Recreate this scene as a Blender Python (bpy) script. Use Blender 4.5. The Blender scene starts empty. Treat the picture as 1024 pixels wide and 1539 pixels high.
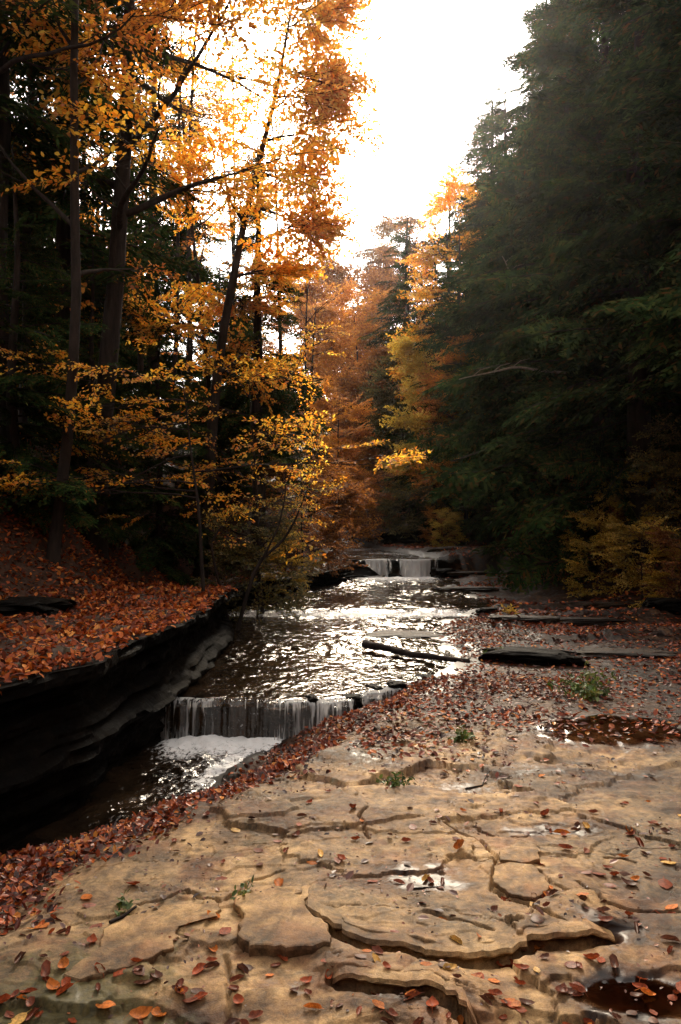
import bpy, math, random
import numpy as np
from mathutils import Vector, Matrix

C = bpy.context.scene.collection
scene = bpy.context.scene
PI = math.pi

# ------------------------------------------------------------------ camera
CAM_Z = 1.6
F = 1200.0            # focal length in photo pixels (1024 x 1539)
cam_d = bpy.data.cameras.new("camera")
cam_d.sensor_fit = 'VERTICAL'
cam_d.sensor_height = 24.0
cam_d.lens = 24.0 * F / 1539.0
cam_d.clip_end = 2000.0
cam_d.clip_start = 0.05
cam = bpy.data.objects.new("camera", cam_d)
C.objects.link(cam)
cam.location = (0, 0, CAM_Z)
cam.rotation_euler = (math.radians(90), 0, 0)
scene.camera = cam

# ------------------------------------------------------------------ light
SUN_ELEV, SUN_AZ = math.radians(31), math.radians(3)
w = bpy.data.worlds.new("World")
scene.world = w
w.use_nodes = True
nt = w.node_tree
nt.nodes.clear()
sky = nt.nodes.new("ShaderNodeTexSky")
sky.sky_type = 'NISHITA'
sky.sun_disc = False
sky.sun_elevation = SUN_ELEV
sky.sun_rotation = SUN_AZ
sky.dust_density = 4.0
sky.air_density = 1.0
hs = nt.nodes.new("ShaderNodeHueSaturation")     # a white, hazy overcast: little blue left in the sky
hs.inputs['Saturation'].default_value = 0.10
tint = nt.nodes.new("ShaderNodeMix")
tint.data_type = 'RGBA'; tint.blend_type = 'MULTIPLY'
tint.inputs[0].default_value = 1.0
tint.inputs[7].default_value = (1.0, 0.935, 0.85, 1)
bg = nt.nodes.new("ShaderNodeBackground")
bg.inputs['Strength'].default_value = 0.15
wo = nt.nodes.new("ShaderNodeOutputWorld")
nt.links.new(sky.outputs[0], hs.inputs['Color'])
nt.links.new(hs.outputs[0], tint.inputs[6])
nt.links.new(tint.outputs[2], bg.inputs['Color'])
nt.links.new(bg.outputs[0], wo.inputs['Surface'])

sun_d = bpy.data.lights.new("sun", 'SUN')
sun_d.energy = 1.5
sun_d.angle = math.radians(14)
sun_d.color = (1.0, 0.83, 0.60)
sun = bpy.data.objects.new("sun", sun_d)
C.objects.link(sun)
sdir = Vector((-math.sin(SUN_AZ) * math.cos(SUN_ELEV), -math.cos(SUN_AZ) * math.cos(SUN_ELEV), -math.sin(SUN_ELEV)))
sun.rotation_euler = sdir.to_track_quat('-Z', 'Y').to_euler()
sun.location = (0, 0, 40)

scene.view_settings.view_transform = 'Standard'
scene.view_settings.look = 'None'
scene.view_settings.gamma = 1.0
scene.view_settings.exposure = 1.9
scene.cycles.max_bounces = 6
scene.cycles.diffuse_bounces = 3
scene.cycles.glossy_bounces = 3
scene.cycles.transparent_max_bounces = 10
scene.cycles.transmission_bounces = 4
scene.cycles.use_denoising = True

# ------------------------------------------------------------------ helpers
def perm_noise(x, y, seed=0):
    """2-D gradient noise, vectorised, about -1..1"""
    x = np.asarray(x, float); y = np.asarray(y, float)
    xi = np.floor(x).astype(np.int64); yi = np.floor(y).astype(np.int64)
    xf = x - xi; yf = y - yi
    def g(ix, iy, dx, dy):
        h = (ix * 374761393 + iy * 668265263 + seed * 974634541) & 0xffffffff
        h = ((h ^ (h >> 13)) * 1274126177) & 0xffffffff
        a = ((h ^ (h >> 16)) & 0xffff) / 65535.0 * 2 * PI
        return np.cos(a) * dx + np.sin(a) * dy
    u = xf * xf * xf * (xf * (xf * 6 - 15) + 10); v = yf * yf * yf * (yf * (yf * 6 - 15) + 10)
    n00 = g(xi, yi, xf, yf); n10 = g(xi + 1, yi, xf - 1, yf)
    n01 = g(xi, yi + 1, xf, yf - 1); n11 = g(xi + 1, yi + 1, xf - 1, yf - 1)
    return 1.5 * ((n00 * (1 - u) + n10 * u) * (1 - v) + (n01 * (1 - u) + n11 * u) * v)

def fbm(x, y, seed=0, octv=4, gain=0.5):
    r = 0; a = 1.0; s = 1.0
    for i in range(octv):
        r = r + a * perm_noise(x * s, y * s, seed + 17 * i); a *= gain; s *= 2.03
    return r

def sstep(a, b, x):
    t = np.clip((x - a) / (b - a), 0, 1)
    return t * t * (3 - 2 * t)

def P(px, py, z=0.0):
    """the point of height z that the photograph shows at this pixel"""
    d = (CAM_Z - z) * F / (py - 769.5)
    return np.array(((px - 512) * d / F, d, z))

def X(px, d):
    return (px - 512) * d / F

def Zat(py, d):
    return CAM_Z + (769.5 - py) * d / F

def poly_dist(x, y, pts):
    """distance to an open polyline"""
    best = np.full(np.shape(x), 1e9)
    for (x0, y0), (x1, y1) in zip(pts[:-1], pts[1:]):
        dx, dy = x1 - x0, y1 - y0
        t = np.clip(((x - x0) * dx + (y - y0) * dy) / (dx * dx + dy * dy + 1e-12), 0, 1)
        best = np.minimum(best, np.hypot(x - x0 - t * dx, y - y0 - t * dy))
    return best

def inside(x, y, pts):
    r = np.zeros(np.shape(x), bool)
    n = len(pts)
    for i in range(n):
        x0, y0 = pts[i]; x1, y1 = pts[(i + 1) % n]
        c = ((y0 > y) != (y1 > y)) & (x < (x1 - x0) * (y - y0) / (y1 - y0 + 1e-12) + x0)
        r ^= c
    return r

def jag(pts, seed, amp=0.006, step=0.02, closed=False):
    """a polyline broken into short irregular pieces, like a split stone edge"""
    rng = np.random.default_rng(seed)
    out = []
    m = len(pts) if closed else len(pts) - 1
    for i in range(m):
        a = np.array(pts[i][:2]); b = np.array(pts[(i + 1) % len(pts)][:2])
        n = max(1, int(np.hypot(*(b - a)) / step))
        nrm = np.array((-(b - a)[1], (b - a)[0])); nrm = nrm / (np.hypot(*nrm) + 1e-9)
        for k in range(n):
            j = 0 if k == 0 else rng.normal() * amp
            out.append(tuple(a + (b - a) * k / n + nrm * j))
    if not closed:
        out.append(tuple(np.array(pts[-1][:2])))
    return out

def mesh_np(name, V, faces, smooth=True):
    """faces: list of int arrays, each (M, k)"""
    me = bpy.data.meshes.new(name)
    V = np.ascontiguousarray(V, np.float32).reshape(-1, 3)
    faces = [np.asarray(f, np.int32) for f in faces if len(f)]
    me.vertices.add(len(V)); me.vertices.foreach_set('co', V.ravel())
    nl = sum(f.size for f in faces); npol = sum(len(f) for f in faces)
    me.loops.add(nl); me.loops.foreach_set('vertex_index', np.concatenate([f.ravel() for f in faces]))
    tot = np.concatenate([np.full(len(f), f.shape[1], np.int32) for f in faces])
    st = np.concatenate(([0], np.cumsum(tot)[:-1])).astype(np.int32)
    me.polygons.add(npol)
    me.polygons.foreach_set('loop_start', st)
    me.polygons.foreach_set('loop_total', tot)
    me.polygons.foreach_set('use_smooth', np.full(npol, smooth, bool))
    me.update(calc_edges=True)
    return me

def attr(me, name, vals):
    a = me.attributes.new(name, 'FLOAT', 'POINT')
    a.data.foreach_set('value', np.ascontiguousarray(vals, np.float32))

def link(name, me, mat, parent=None):
    o = bpy.data.objects.new(name, me)
    C.objects.link(o)
    if mat and me is not None and len(me.materials) == 0:
        me.materials.append(mat)
    if parent:
        o.parent = parent
    return o

def tag(o, label=None, cat=None, group=None, kind=None):
    if label: o['label'] = label
    if cat: o['category'] = cat
    if group: o['group'] = group
    if kind: o['kind'] = kind
    return o

def empty(name, loc=(0, 0, 0), rz=0.0):
    o = bpy.data.objects.new(name, None)
    C.objects.link(o)
    o.location = loc; o.rotation_euler = (0, 0, rz)
    o.empty_display_size = 0.2
    return o

def copy_tree(o, parent=None):
    c = o.copy(); C.objects.link(c)
    if parent: c.parent = parent
    for ch in list(o.children):
        copy_tree(ch, c)
    return c

def grid_faces(nr, nc, flip=False):
    i = np.arange(nr * nc).reshape(nr, nc)
    f = np.stack((i[:-1, :-1], i[:-1, 1:], i[1:, 1:], i[1:, :-1]), -1).reshape(-1, 4)
    return f[:, ::-1] if flip else f

class Tubes:
    def __init__(s): s.V = []; s.Q = []; s.n = 0
    def add(s, pts, rad, sides=6, cap=True):
        pts = np.asarray(pts, float); m = len(pts)
        rad = np.broadcast_to(rad, (m,)) if np.ndim(rad) == 0 else np.asarray(rad)
        t = np.gradient(pts, axis=0); t /= (np.linalg.norm(t, axis=1, keepdims=True) + 1e-9)
        ref = np.array((0.31, 0.17, 0.93)) if abs(t[0][2]) < 0.8 else np.array((0.95, 0.2, 0.1))
        a = np.cross(t, ref); a /= (np.linalg.norm(a, axis=1, keepdims=True) + 1e-9)
        b = np.cross(t, a)
        th = np.arange(sides) / sides * 2 * PI
        ring = pts[:, None] + rad[:, None, None] * (np.cos(th)[None, :, None] * a[:, None] + np.sin(th)[None, :, None] * b[:, None])
        s.V.append(ring.reshape(-1, 3))
        i = np.arange(m * sides).reshape(m, sides) + s.n
        j = np.roll(i, -1, 1)
        s.Q.append(np.stack((i[:-1], j[:-1], j[1:], i[1:]), -1).reshape(-1, 4))
        s.n += m * sides
        if cap:   # a small point at the end
            s.V.append((pts[-1] + t[-1] * rad[-1] * 0.6)[None])
            k = i[-1]; kk = j[-1]
            s.Q.append(np.stack((k, kk, np.full(sides, s.n), np.full(sides, s.n)), -1))
            s.n += 1
    def mesh(s, name):
        Q = np.concatenate(s.Q)
        tri = Q[:, 2] == Q[:, 3]
        return mesh_np(name, np.concatenate(s.V), [Q[~tri], Q[tri][:, :3]])

# ------------------------------------------------------------------ materials
def newmat(name):
    m = bpy.data.materials.new(name); m.use_nodes = True
    m.node_tree.nodes.clear()
    return m, m.node_tree.nodes, m.node_tree.links

def ramp(N, stops, interp='LINEAR'):
    r = N.new("ShaderNodeValToRGB"); e = r.color_ramp.elements
    r.color_ramp.interpolation = interp
    while len(e) < len(stops): e.new(0.5)
    for el, (p, c) in zip(e, stops):
        el.position = p; el.color = (*c, 1)
    return r

def noise(N, L, vec, scale, detail=5, rough=0.55, dist=0.0):
    n = N.new("ShaderNodeTexNoise"); n.inputs['Scale'].default_value = scale
    n.inputs['Detail'].default_value = detail; n.inputs['Roughness'].default_value = rough
    n.inputs['Distortion'].default_value = dist
    if vec is not None: L.new(vec, n.inputs['Vector'])
    return n

def math_n(N, L, op, a, b=None, clamp=False):
    m = N.new("ShaderNodeMath"); m.operation = op; m.use_clamp = clamp
    for i, v in enumerate((a, b)):
        if v is None: continue
        if isinstance(v, (int, float)): m.inputs[i].default_value = v
        else: L.new(v, m.inputs[i])
    return m.outputs[0]

def maprange(N, L, v, a, b, c=0.0, d=1.0):
    m = N.new("ShaderNodeMapRange"); m.interpolation_type = 'SMOOTHSTEP'
    L.new(v, m.inputs[0])
    for i, k in enumerate((a, b, c, d)): m.inputs[i + 1].default_value = k
    return m.outputs[0]

def mixc(N, L, f, a, b, mode='MIX'):
    m = N.new("ShaderNodeMix"); m.data_type = 'RGBA'; m.blend_type = mode
    for sock, v in ((m.inputs[0], f), (m.inputs[6], a), (m.inputs[7], b)):
        if isinstance(v, (int, float)): sock.default_value = v if sock == m.inputs[0] else (v, v, v, 1)
        elif isinstance(v, tuple): sock.default_value = (*v, 1)
        else: L.new(v, sock)
    return m.outputs[2]

def leaf_mat(name, stops, trans=0.45, gloss=0.04, rough=0.5, clump=(0.62, 1.25)):
    """leaves: each leaf its own tint, light comes through from behind"""
    m, N, L = newmat(name)
    geo = N.new("ShaderNodeNewGeometry")
    r = ramp(N, stops)
    L.new(geo.outputs['Random Per Island'], r.inputs[0])
    tc = N.new("ShaderNodeTexCoord")
    n = noise(N, L, tc.outputs['Object'], 0.9, 3)
    var = maprange(N, L, n.outputs[0], 0.3, 0.7, *clump)
    col = mixc(N, L, 1.0, r.outputs[0], var, 'MULTIPLY')
    d = N.new("ShaderNodeBsdfDiffuse"); t = N.new("ShaderNodeBsdfTranslucent")
    L.new(col, d.inputs[0]); L.new(col, t.inputs[0])
    mx = N.new("ShaderNodeMixShader"); mx.inputs[0].default_value = trans
    L.new(d.outputs[0], mx.inputs[1]); L.new(t.outputs[0], mx.inputs[2])
    g = N.new("ShaderNodeBsdfGlossy"); g.inputs['Roughness'].default_value = rough
    g.inputs[0].default_value = (1, 1, 1, 1)
    mg = N.new("ShaderNodeMixShader"); mg.inputs[0].default_value = gloss
    L.new(mx.outputs[0], mg.inputs[1]); L.new(g.outputs[0], mg.inputs[2])
    o = N.new("ShaderNodeOutputMaterial"); L.new(mg.outputs[0], o.inputs[0])
    return m

def bark_mat(name, c0, c1, scale=14):
    m, N, L = newmat(name)
    tc = N.new("ShaderNodeTexCoord")
    mp = N.new("ShaderNodeMapping"); mp.inputs['Scale'].default_value = (1, 1, 0.22)
    L.new(tc.outputs['Object'], mp.inputs[0])
    n = noise(N, L, mp.outputs[0], scale, 6, 0.65)
    r = ramp(N, [(0.3, c0), (0.7, c1)]); L.new(n.outputs[0], r.inputs[0])
    b = N.new("ShaderNodeBsdfPrincipled"); b.inputs['Roughness'].default_value = 0.9
    b.inputs['Specular IOR Level'].default_value = 0.2
    L.new(r.outputs[0], b.inputs['Base Color'])
    bp = N.new("ShaderNodeBump"); bp.inputs['Strength'].default_value = 0.7; bp.inputs['Distance'].default_value = 0.03
    L.new(n.outputs[0], bp.inputs['Height']); L.new(bp.outputs[0], b.inputs['Normal'])
    o = N.new("ShaderNodeOutputMaterial"); L.new(b.outputs[0], o.inputs[0])
    return m

def rock_mat(name, ground=False, tone=1.0, wet=0.35, spec=0.22):
    """layered sandstone: tan beds, brown and olive stains, dark wet films"""
    m, N, L = newmat(name)
    tc = N.new("ShaderNodeTexCoord"); co = tc.outputs['Object']
    big = noise(N, L, co, 0.9, 5, 0.6, 0.3)
    mid = noise(N, L, co, 5.0, 7, 0.62, 0.2)
    fine = noise(N, L, co, 42.0, 6, 0.7)
    grain = noise(N, L, co, 220.0, 3, 0.6)
    tan = ramp(N, [(0.30, (0.095, 0.050, 0.027)), (0.46, (0.26, 0.150, 0.066)), (0.66, (0.47, 0.298, 0.132))])
    L.new(mid.outputs[0], tan.inputs[0])
    ol = ramp(N, [(0.40, (0.065, 0.047, 0.028)), (0.62, (0.24, 0.16, 0.09))])
    L.new(fine.outputs[0], ol.inputs[0])
    stain = maprange(N, L, big.outputs[0], 0.44, 0.62)
    stain2 = math_n(N, L, 'MULTIPLY', stain, 0.85)
    col = mixc(N, L, stain2, tan.outputs[0], ol.outputs[0])
    # pits and lichen specks
    sp = maprange(N, L, fine.outputs[0], 0.30, 0.40, 0.45, 1.0)
    col = mixc(N, L, 0.7, col, sp, 'MULTIPLY')
    m2 = noise(N, L, co, 14.0, 8, 0.72, 0.4)
    col = mixc(N, L, 1.0, col, maprange(N, L, m2.outputs[0], 0.32, 0.62, 0.45, 1.22), 'MULTIPLY')
    pur = noise(N, L, co, 2.3, 4, 0.6)
    col = mixc(N, L, maprange(N, L, pur.outputs[0], 0.50, 0.62, 0.0, 0.85), col, mixc(N, L, 1.0, col, (0.55, 0.42, 0.42), 'MULTIPLY'))
    # rusty prints left by rotted leaves
    vo = N.new("ShaderNodeTexVoronoi"); vo.inputs['Scale'].default_value = 7.5
    wob = noise(N, L, co, 12.0, 3); vadd = N.new("ShaderNodeVectorMath"); vadd.operation = 'MULTIPLY_ADD'
    L.new(wob.outputs['Color'], vadd.inputs[0]); vadd.inputs[1].default_value = (0.09, 0.09, 0.0); L.new(co, vadd.inputs[2])
    L.new(vadd.outputs[0], vo.inputs['Vector'])
    vc = N.new("ShaderNodeSeparateColor"); L.new(vo.outputs['Color'], vc.inputs[0])
    pr = math_n(N, L, 'MULTIPLY', maprange(N, L, vo.outputs['Distance'], 0.20, 0.34, 1.0, 0.0), maprange(N, L, vc.outputs[0], 0.50, 0.60))
    col = mixc(N, L, math_n(N, L, 'MULTIPLY', pr, 0.6), col, mixc(N, L, 1.0, col, (0.52, 0.30, 0.22), 'MULTIPLY'))
    gsp = maprange(N, L, grain.outputs[0], 0.3, 0.65, 0.60, 1.20)
    col = mixc(N, L, 0.6, col, gsp, 'MULTIPLY')
    rough_v = maprange(N, L, fine.outputs[0], 0.3, 0.7, 0.62, 0.85)
    if ground:
        def A(n):
            a = N.new("ShaderNodeAttribute"); a.attribute_name = n; return a.outputs['Fac']
        wn = noise(N, L, co, 9.0, 6, 0.65)
        wv = math_n(N, L, 'ADD', A('wet'), math_n(N, L, 'MULTIPLY', math_n(N, L, 'SUBTRACT', wn.outputs[0], 0.5), 1.3))
        wetf = maprange(N, L, wv, 0.38, 0.62)
        damp = maprange(N, L, wv, 0.05, 0.7)
        dampc = mixc(N, L, 1.0, col, (0.50, 0.40, 0.34), 'MULTIPLY')
        col = mixc(N, L, damp, col, dampc)
        wetc = mixc(N, L, 1.0, col, (0.42, 0.36, 0.36), 'MULTIPLY')
        col = mixc(N, L, wetf, col, wetc)
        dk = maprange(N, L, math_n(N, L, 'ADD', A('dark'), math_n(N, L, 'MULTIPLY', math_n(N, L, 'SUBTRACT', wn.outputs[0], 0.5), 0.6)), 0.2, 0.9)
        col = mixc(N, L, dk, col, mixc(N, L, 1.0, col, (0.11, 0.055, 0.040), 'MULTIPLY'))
        # earth under the leaves
        en = noise(N, L, co, 25.0, 5, 0.7)
        er = ramp(N, [(0.3, (0.018, 0.010, 0.007)), (0.55, (0.055, 0.026, 0.015)), (0.75, (0.11, 0.045, 0.022))])
        L.new(en.outputs[0], er.inputs[0])
        sv = math_n(N, L, 'ADD', A('soil'), math_n(N, L, 'MULTIPLY', math_n(N, L, 'SUBTRACT', mid.outputs[0], 0.5), 0.8))
        soilf = maprange(N, L, sv, 0.35, 0.65)
        col = mixc(N, L, soilf, col, er.outputs[0])
        mv = math_n(N, L, 'ADD', A('moss'), math_n(N, L, 'MULTIPLY', math_n(N, L, 'SUBTRACT', wn.outputs[0], 0.5), 1.0))
        mossf = maprange(N, L, mv, 0.42, 0.7, 0.0, 0.75)
        mr = ramp(N, [(0.35, (0.045, 0.040, 0.014)), (0.65, (0.13, 0.105, 0.040))])
        L.new(fine.outputs[0], mr.inputs[0])
        col = mixc(N, L, mossf, col, mr.outputs[0])
        dry = math_n(N, L, 'MULTIPLY', wetf, math_n(N, L, 'SUBTRACT', 1.0, soilf))
        rough_v = mixc(N, L, dry, rough_v, 0.42)
        rough_v = mixc(N, L, A('puddle'), rough_v, 0.05)
        bstr = math_n(N, L, 'MULTIPLY', math_n(N, L, 'SUBTRACT', 1.0, math_n(N, L, 'MULTIPLY', wetf, 0.7)), math_n(N, L, 'SUBTRACT', 1.0, math_n(N, L, 'MULTIPLY', A('puddle'), 0.97)))
    else:
        if wet:
            wv = maprange(N, L, big.outputs[0], 0.35, 0.6)
            col = mixc(N, L, math_n(N, L, 'MULTIPLY', wv, wet), col, mixc(N, L, 1.0, col, (0.25, 0.22, 0.2), 'MULTIPLY'))
        bstr = None
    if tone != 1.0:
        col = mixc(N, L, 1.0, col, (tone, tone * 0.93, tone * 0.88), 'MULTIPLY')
    b = N.new("ShaderNodeBsdfPrincipled")
    L.new(col, b.inputs['Base Color']); L.new(rough_v, b.inputs['Roughness'])
    b.inputs['Specular IOR Level'].default_value = spec
    h = math_n(N, L, 'ADD', math_n(N, L, 'MULTIPLY', mid.outputs[0], 0.45), math_n(N, L, 'MULTIPLY', fine.outputs[0], 0.35))
    h = math_n(N, L, 'ADD', h, math_n(N, L, 'MULTIPLY', grain.outputs[0], 0.10))
    h = math_n(N, L, 'ADD', h, math_n(N, L, 'MULTIPLY', m2.outputs[0], 0.5))
    bp = N.new("ShaderNodeBump"); bp.inputs['Distance'].default_value = 0.02
    bp.inputs['Strength'].default_value = 0.6
    if bstr is not None: L.new(math_n(N, L, 'MULTIPLY', bstr, 0.6), bp.inputs['Strength'])
    L.new(h, bp.inputs['Height']); L.new(bp.outputs[0], b.inputs['Normal'])
    o = N.new("ShaderNodeOutputMaterial"); L.new(b.outputs[0], o.inputs[0])
    return m

def water_mat(name):
    """brown creek water with a mirror surface and real white foam where the attribute says so"""
    m, N, L = newmat(name)
    tc = N.new("ShaderNodeTexCoord"); co = tc.outputs['Object']
    mp = N.new("ShaderNodeMapping"); mp.inputs['Scale'].default_value = (1.0, 0.6, 1.0)
    L.new(co, mp.inputs[0])
    n1 = noise(N, L, mp.outputs[0], 11.0, 4, 0.55, 0.6)
    n2 = noise(N, L, mp.outputs[0], 34.0, 3, 0.5, 0.3)
    bed = noise(N, L, co, 3.0, 6, 0.6)
    br = ramp(N, [(0.35, (0.006, 0.004, 0.0025)), (0.6, (0.022, 0.013, 0.007)), (0.8, (0.05, 0.03, 0.016))])
    L.new(bed.outputs[0], br.inputs[0])
    b = N.new("ShaderNodeBsdfPrincipled")
    L.new(br.outputs[0], b.inputs['Base Color'])
    b.inputs['Roughness'].default_value = 0.06
    b.inputs['IOR'].default_value = 1.33
    b.inputs['Specular IOR Level'].default_value = 0.5
    h = math_n(N, L, 'ADD', n1.outputs[0], math_n(N, L, 'MULTIPLY', n2.outputs[0], 0.3))
    bp = N.new("ShaderNodeBump"); bp.inputs['Strength'].default_value = 0.42; bp.inputs['Distance'].default_value = 0.04
    L.new(h, bp.inputs['Height']); L.new(bp.outputs[0], b.inputs['Normal'])
    a = N.new("ShaderNodeAttribute"); a.attribute_name = 'foam'
    fn = noise(N, L, co, 15.0, 7, 0.68, 1.6)
    fv = math_n(N, L, 'ADD', a.outputs['Fac'], math_n(N, L, 'MULTIPLY', math_n(N, L, 'SUBTRACT', fn.outputs[0], 0.5), 1.9))
    ff = maprange(N, L, fv, 0.32, 0.68)
    d = N.new("ShaderNodeBsdfDiffuse"); d.inputs[0].default_value = (0.80, 0.79, 0.78, 1)
    bp2 = N.new("ShaderNodeBump"); bp2.inputs['Strength'].default_value = 0.3; bp2.inputs['Distance'].default_value = 0.03
    L.new(fn.outputs[0], bp2.inputs['Height']); L.new(bp2.outputs[0], d.inputs['Normal'])
    mx = N.new("ShaderNodeMixShader"); L.new(ff, mx.inputs[0]); L.new(b.outputs[0], mx.inputs[1]); L.new(d.outputs[0], mx.inputs[2])
    o = N.new("ShaderNodeOutputMaterial"); L.new(mx.outputs[0], o.inputs[0])
    return m

def curtain_mat(name, lo, hi, xs=26.0):
    """falling water: white threads with clear gaps between them"""
    m, N, L = newmat(name)
    tc = N.new("ShaderNodeTexCoord")
    mp = N.new("ShaderNodeMapping"); mp.inputs['Scale'].default_value = (xs, xs * 0.25, 1.6)
    L.new(tc.outputs['Object'], mp.inputs[0])
    n = noise(N, L, mp.outputs[0], 1.0, 3, 0.6, 0.2)
    mp2 = N.new("ShaderNodeMapping"); mp2.inputs['Scale'].default_value = (2.6, 0.6, 0.5)
    L.new(tc.outputs['Object'], mp2.inputs[0])
    nb = noise(N, L, mp2.outputs[0], 1.0, 2)
    a = N.new("ShaderNodeAttribute"); a.attribute_name = 'flow'
    v = math_n(N, L, 'ADD', n.outputs[0], math_n(N, L, 'MULTIPLY', math_n(N, L, 'SUBTRACT', nb.outputs[0], 0.5), 0.75))
    v = math_n(N, L, 'ADD', v, a.outputs['Fac'])
    mp3 = N.new("ShaderNodeMapping"); mp3.inputs['Scale'].default_value = (xs * 2.3, xs * 0.5, 2.4)
    L.new(tc.outputs['Object'], mp3.inputs[0])
    nf = noise(N, L, mp3.outputs[0], 1.0, 2, 0.5, 0.3)
    v = math_n(N, L, 'ADD', v, math_n(N, L, 'MULTIPLY', math_n(N, L, 'SUBTRACT', nf.outputs[0], 0.5), 0.7))
    f = maprange(N, L, v, lo, hi)
    d = N.new("ShaderNodeBsdfDiffuse"); d.inputs[0].default_value = (0.8, 0.8, 0.8, 1)
    tl = N.new("ShaderNodeBsdfTranslucent"); tl.inputs[0].default_value = (0.8, 0.8, 0.8, 1)
    w1 = N.new("ShaderNodeMixShader"); w1.inputs[0].default_value = 0.6
    L.new(d.outputs[0], w1.inputs[1]); L.new(tl.outputs[0], w1.inputs[2])
    g = N.new("ShaderNodeBsdfGlossy"); g.inputs['Roughness'].default_value = 0.12
    bp = N.new("ShaderNodeBump"); bp.inputs['Strength'].default_value = 0.7; bp.inputs['Distance'].default_value = 0.02
    L.new(n.outputs[0], bp.inputs['Height'])
    L.new(bp.outputs[0], g.inputs['Normal']); L.new(bp.outputs[0], d.inputs['Normal'])
    tr = N.new("ShaderNodeBsdfTransparent")
    cl = N.new("ShaderNodeMixShader"); cl.inputs[0].default_value = 0.03
    L.new(tr.outputs[0], cl.inputs[1]); L.new(g.outputs[0], cl.inputs[2])
    mx = N.new("ShaderNodeMixShader"); L.new(f, mx.inputs[0]); L.new(cl.outputs[0], mx.inputs[1]); L.new(w1.outputs[0], mx.inputs[2])
    o = N.new("ShaderNodeOutputMaterial"); L.new(mx.outputs[0], o.inputs[0])
    return m

M = {}
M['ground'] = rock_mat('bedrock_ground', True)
M['rock'] = rock_mat('sandstone_dry', False, 1.0, 0.3)
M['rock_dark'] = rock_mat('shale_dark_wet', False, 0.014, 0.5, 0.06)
M['rock_brown'] = rock_mat('bedrock_brown_wet', False, 0.13, 0.8, 0.25)
M['water'] = water_mat('creek_water')
M['curtain'] = curtain_mat('falling_water_thin', 0.48, 0.70, 24.0)
M['cascade'] = curtain_mat('falling_water_full', 0.38, 0.56, 9.0)
M['bark'] = bark_mat('bark_dark', (0.010, 0.007, 0.006), (0.042, 0.030, 0.024))
M['bark_pale'] = bark_mat('bark_pale', (0.16, 0.12, 0.09), (0.34, 0.27, 0.21), 22)
M['gold'] = leaf_mat('beech_gold', [(0.0, (0.70, 0.20, 0.015)), (0.35, (0.93, 0.38, 0.025)), (0.7, (0.95, 0.52, 0.04)), (1.0, (0.95, 0.68, 0.10))], 0.74)
M['orange'] = leaf_mat('leaf_orange', [(0.0, (0.32, 0.08, 0.012)), (0.5, (0.64, 0.22, 0.02)), (1.0, (0.80, 0.40, 0.05))], 0.6)
M['yellow'] = leaf_mat('leaf_yellow', [(0.0, (0.45, 0.24, 0.02)), (0.5, (0.68, 0.42, 0.04)), (1.0, (0.60, 0.50, 0.08))], 0.5)
M['rust'] = leaf_mat('leaf_rust', [(0.0, (0.13, 0.040, 0.012)), (0.5, (0.34, 0.11, 0.02)), (1.0, (0.52, 0.21, 0.035))], 0.5)
M['olive'] = leaf_mat('leaf_olive', [(0.0, (0.04, 0.05, 0.012)), (0.5, (0.11, 0.10, 0.02)), (0.85, (0.22, 0.15, 0.03)), (1.0, (0.30, 0.16, 0.03))], 0.35)
M['needle'] = leaf_mat('hemlock_needles', [(0.0, (0.011, 0.024, 0.010)), (0.55, (0.028, 0.054, 0.015)), (0.85, (0.058, 0.074, 0.020)), (1.0, (0.11, 0.048, 0.016))], 0.25, 0.0, 0.5, (0.35, 1.75))
M['green'] = leaf_mat('weed_green', [(0.0, (0.04, 0.08, 0.015)), (0.6, (0.10, 0.15, 0.03)), (1.0, (0.22, 0.20, 0.04))], 0.35)
M['litter'] = leaf_mat('leaf_litter', [(0.0, (0.020, 0.007, 0.005)), (0.35, (0.10, 0.018, 0.008)), (0.68, (0.25, 0.044, 0.012)), (0.90, (0.42, 0.10, 0.020)), (1.0, (0.58, 0.24, 0.05))], 0.15, 0.03, 0.4)
M['litter_bright'] = leaf_mat('leaf_litter_dry', [(0.0, (0.04, 0.011, 0.006)), (0.3, (0.17, 0.030, 0.009)), (0.65, (0.38, 0.074, 0.014)), (0.9, (0.55, 0.15, 0.024)), (1.0, (0.68, 0.30, 0.07))], 0.2, 0.02, 0.5)
M['litter_wet'] = leaf_mat('leaf_litter_wet', [(0.0, (0.025, 0.010, 0.008)), (0.45, (0.09, 0.026, 0.014)), (0.8, (0.20, 0.055, 0.022)), (1.0, (0.34, 0.12, 0.04))], 0.1, 0.05, 0.45)

# ------------------------------------------------------------------ the lie of the land
def curve(pts):
    a = np.array(sorted(pts))
    return lambda y: np.interp(y, a[:, 0], a[:, 1])

_w = [P(px, py, 0.59) for px, py in ((0, 1025), (80, 1003), (140, 990), (190, 962), (240, 945), (300, 915), (350, 878))]
xW = curve([(-30, -14), (0, -4.2), (3, -2.7)] + [(p[1], p[0]) for p in _w] +
           [(11.6, -1.60), (12.6, -1.95), (14.4, -1.83), (16.0, -1.05), (18.0, -0.25), (19.6, 0.30), (20.4, 0.25), (24, -0.9), (33, -3.0), (45, -9), (80, -20)])
xR = curve([(7.0, 0.6), (7.8, 1.0), (8.7, 1.40), (10.0, 1.30), (11.2, 1.25), (12.2, 1.7), (14.2, 2.55), (16.5, 1.95), (18.5, 2.2), (20.5, 2.45), (22, 2.0), (24, 1.3), (33, -1.0), (45, -6), (80, -17)])
xP = curve([(-30, -20), (2, -4.0), (3, -3.1), (4.57, -1.98), (5.2, -1.25), (5.77, -0.94), (7.1, -0.55), (7.5, -0.3)])
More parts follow.
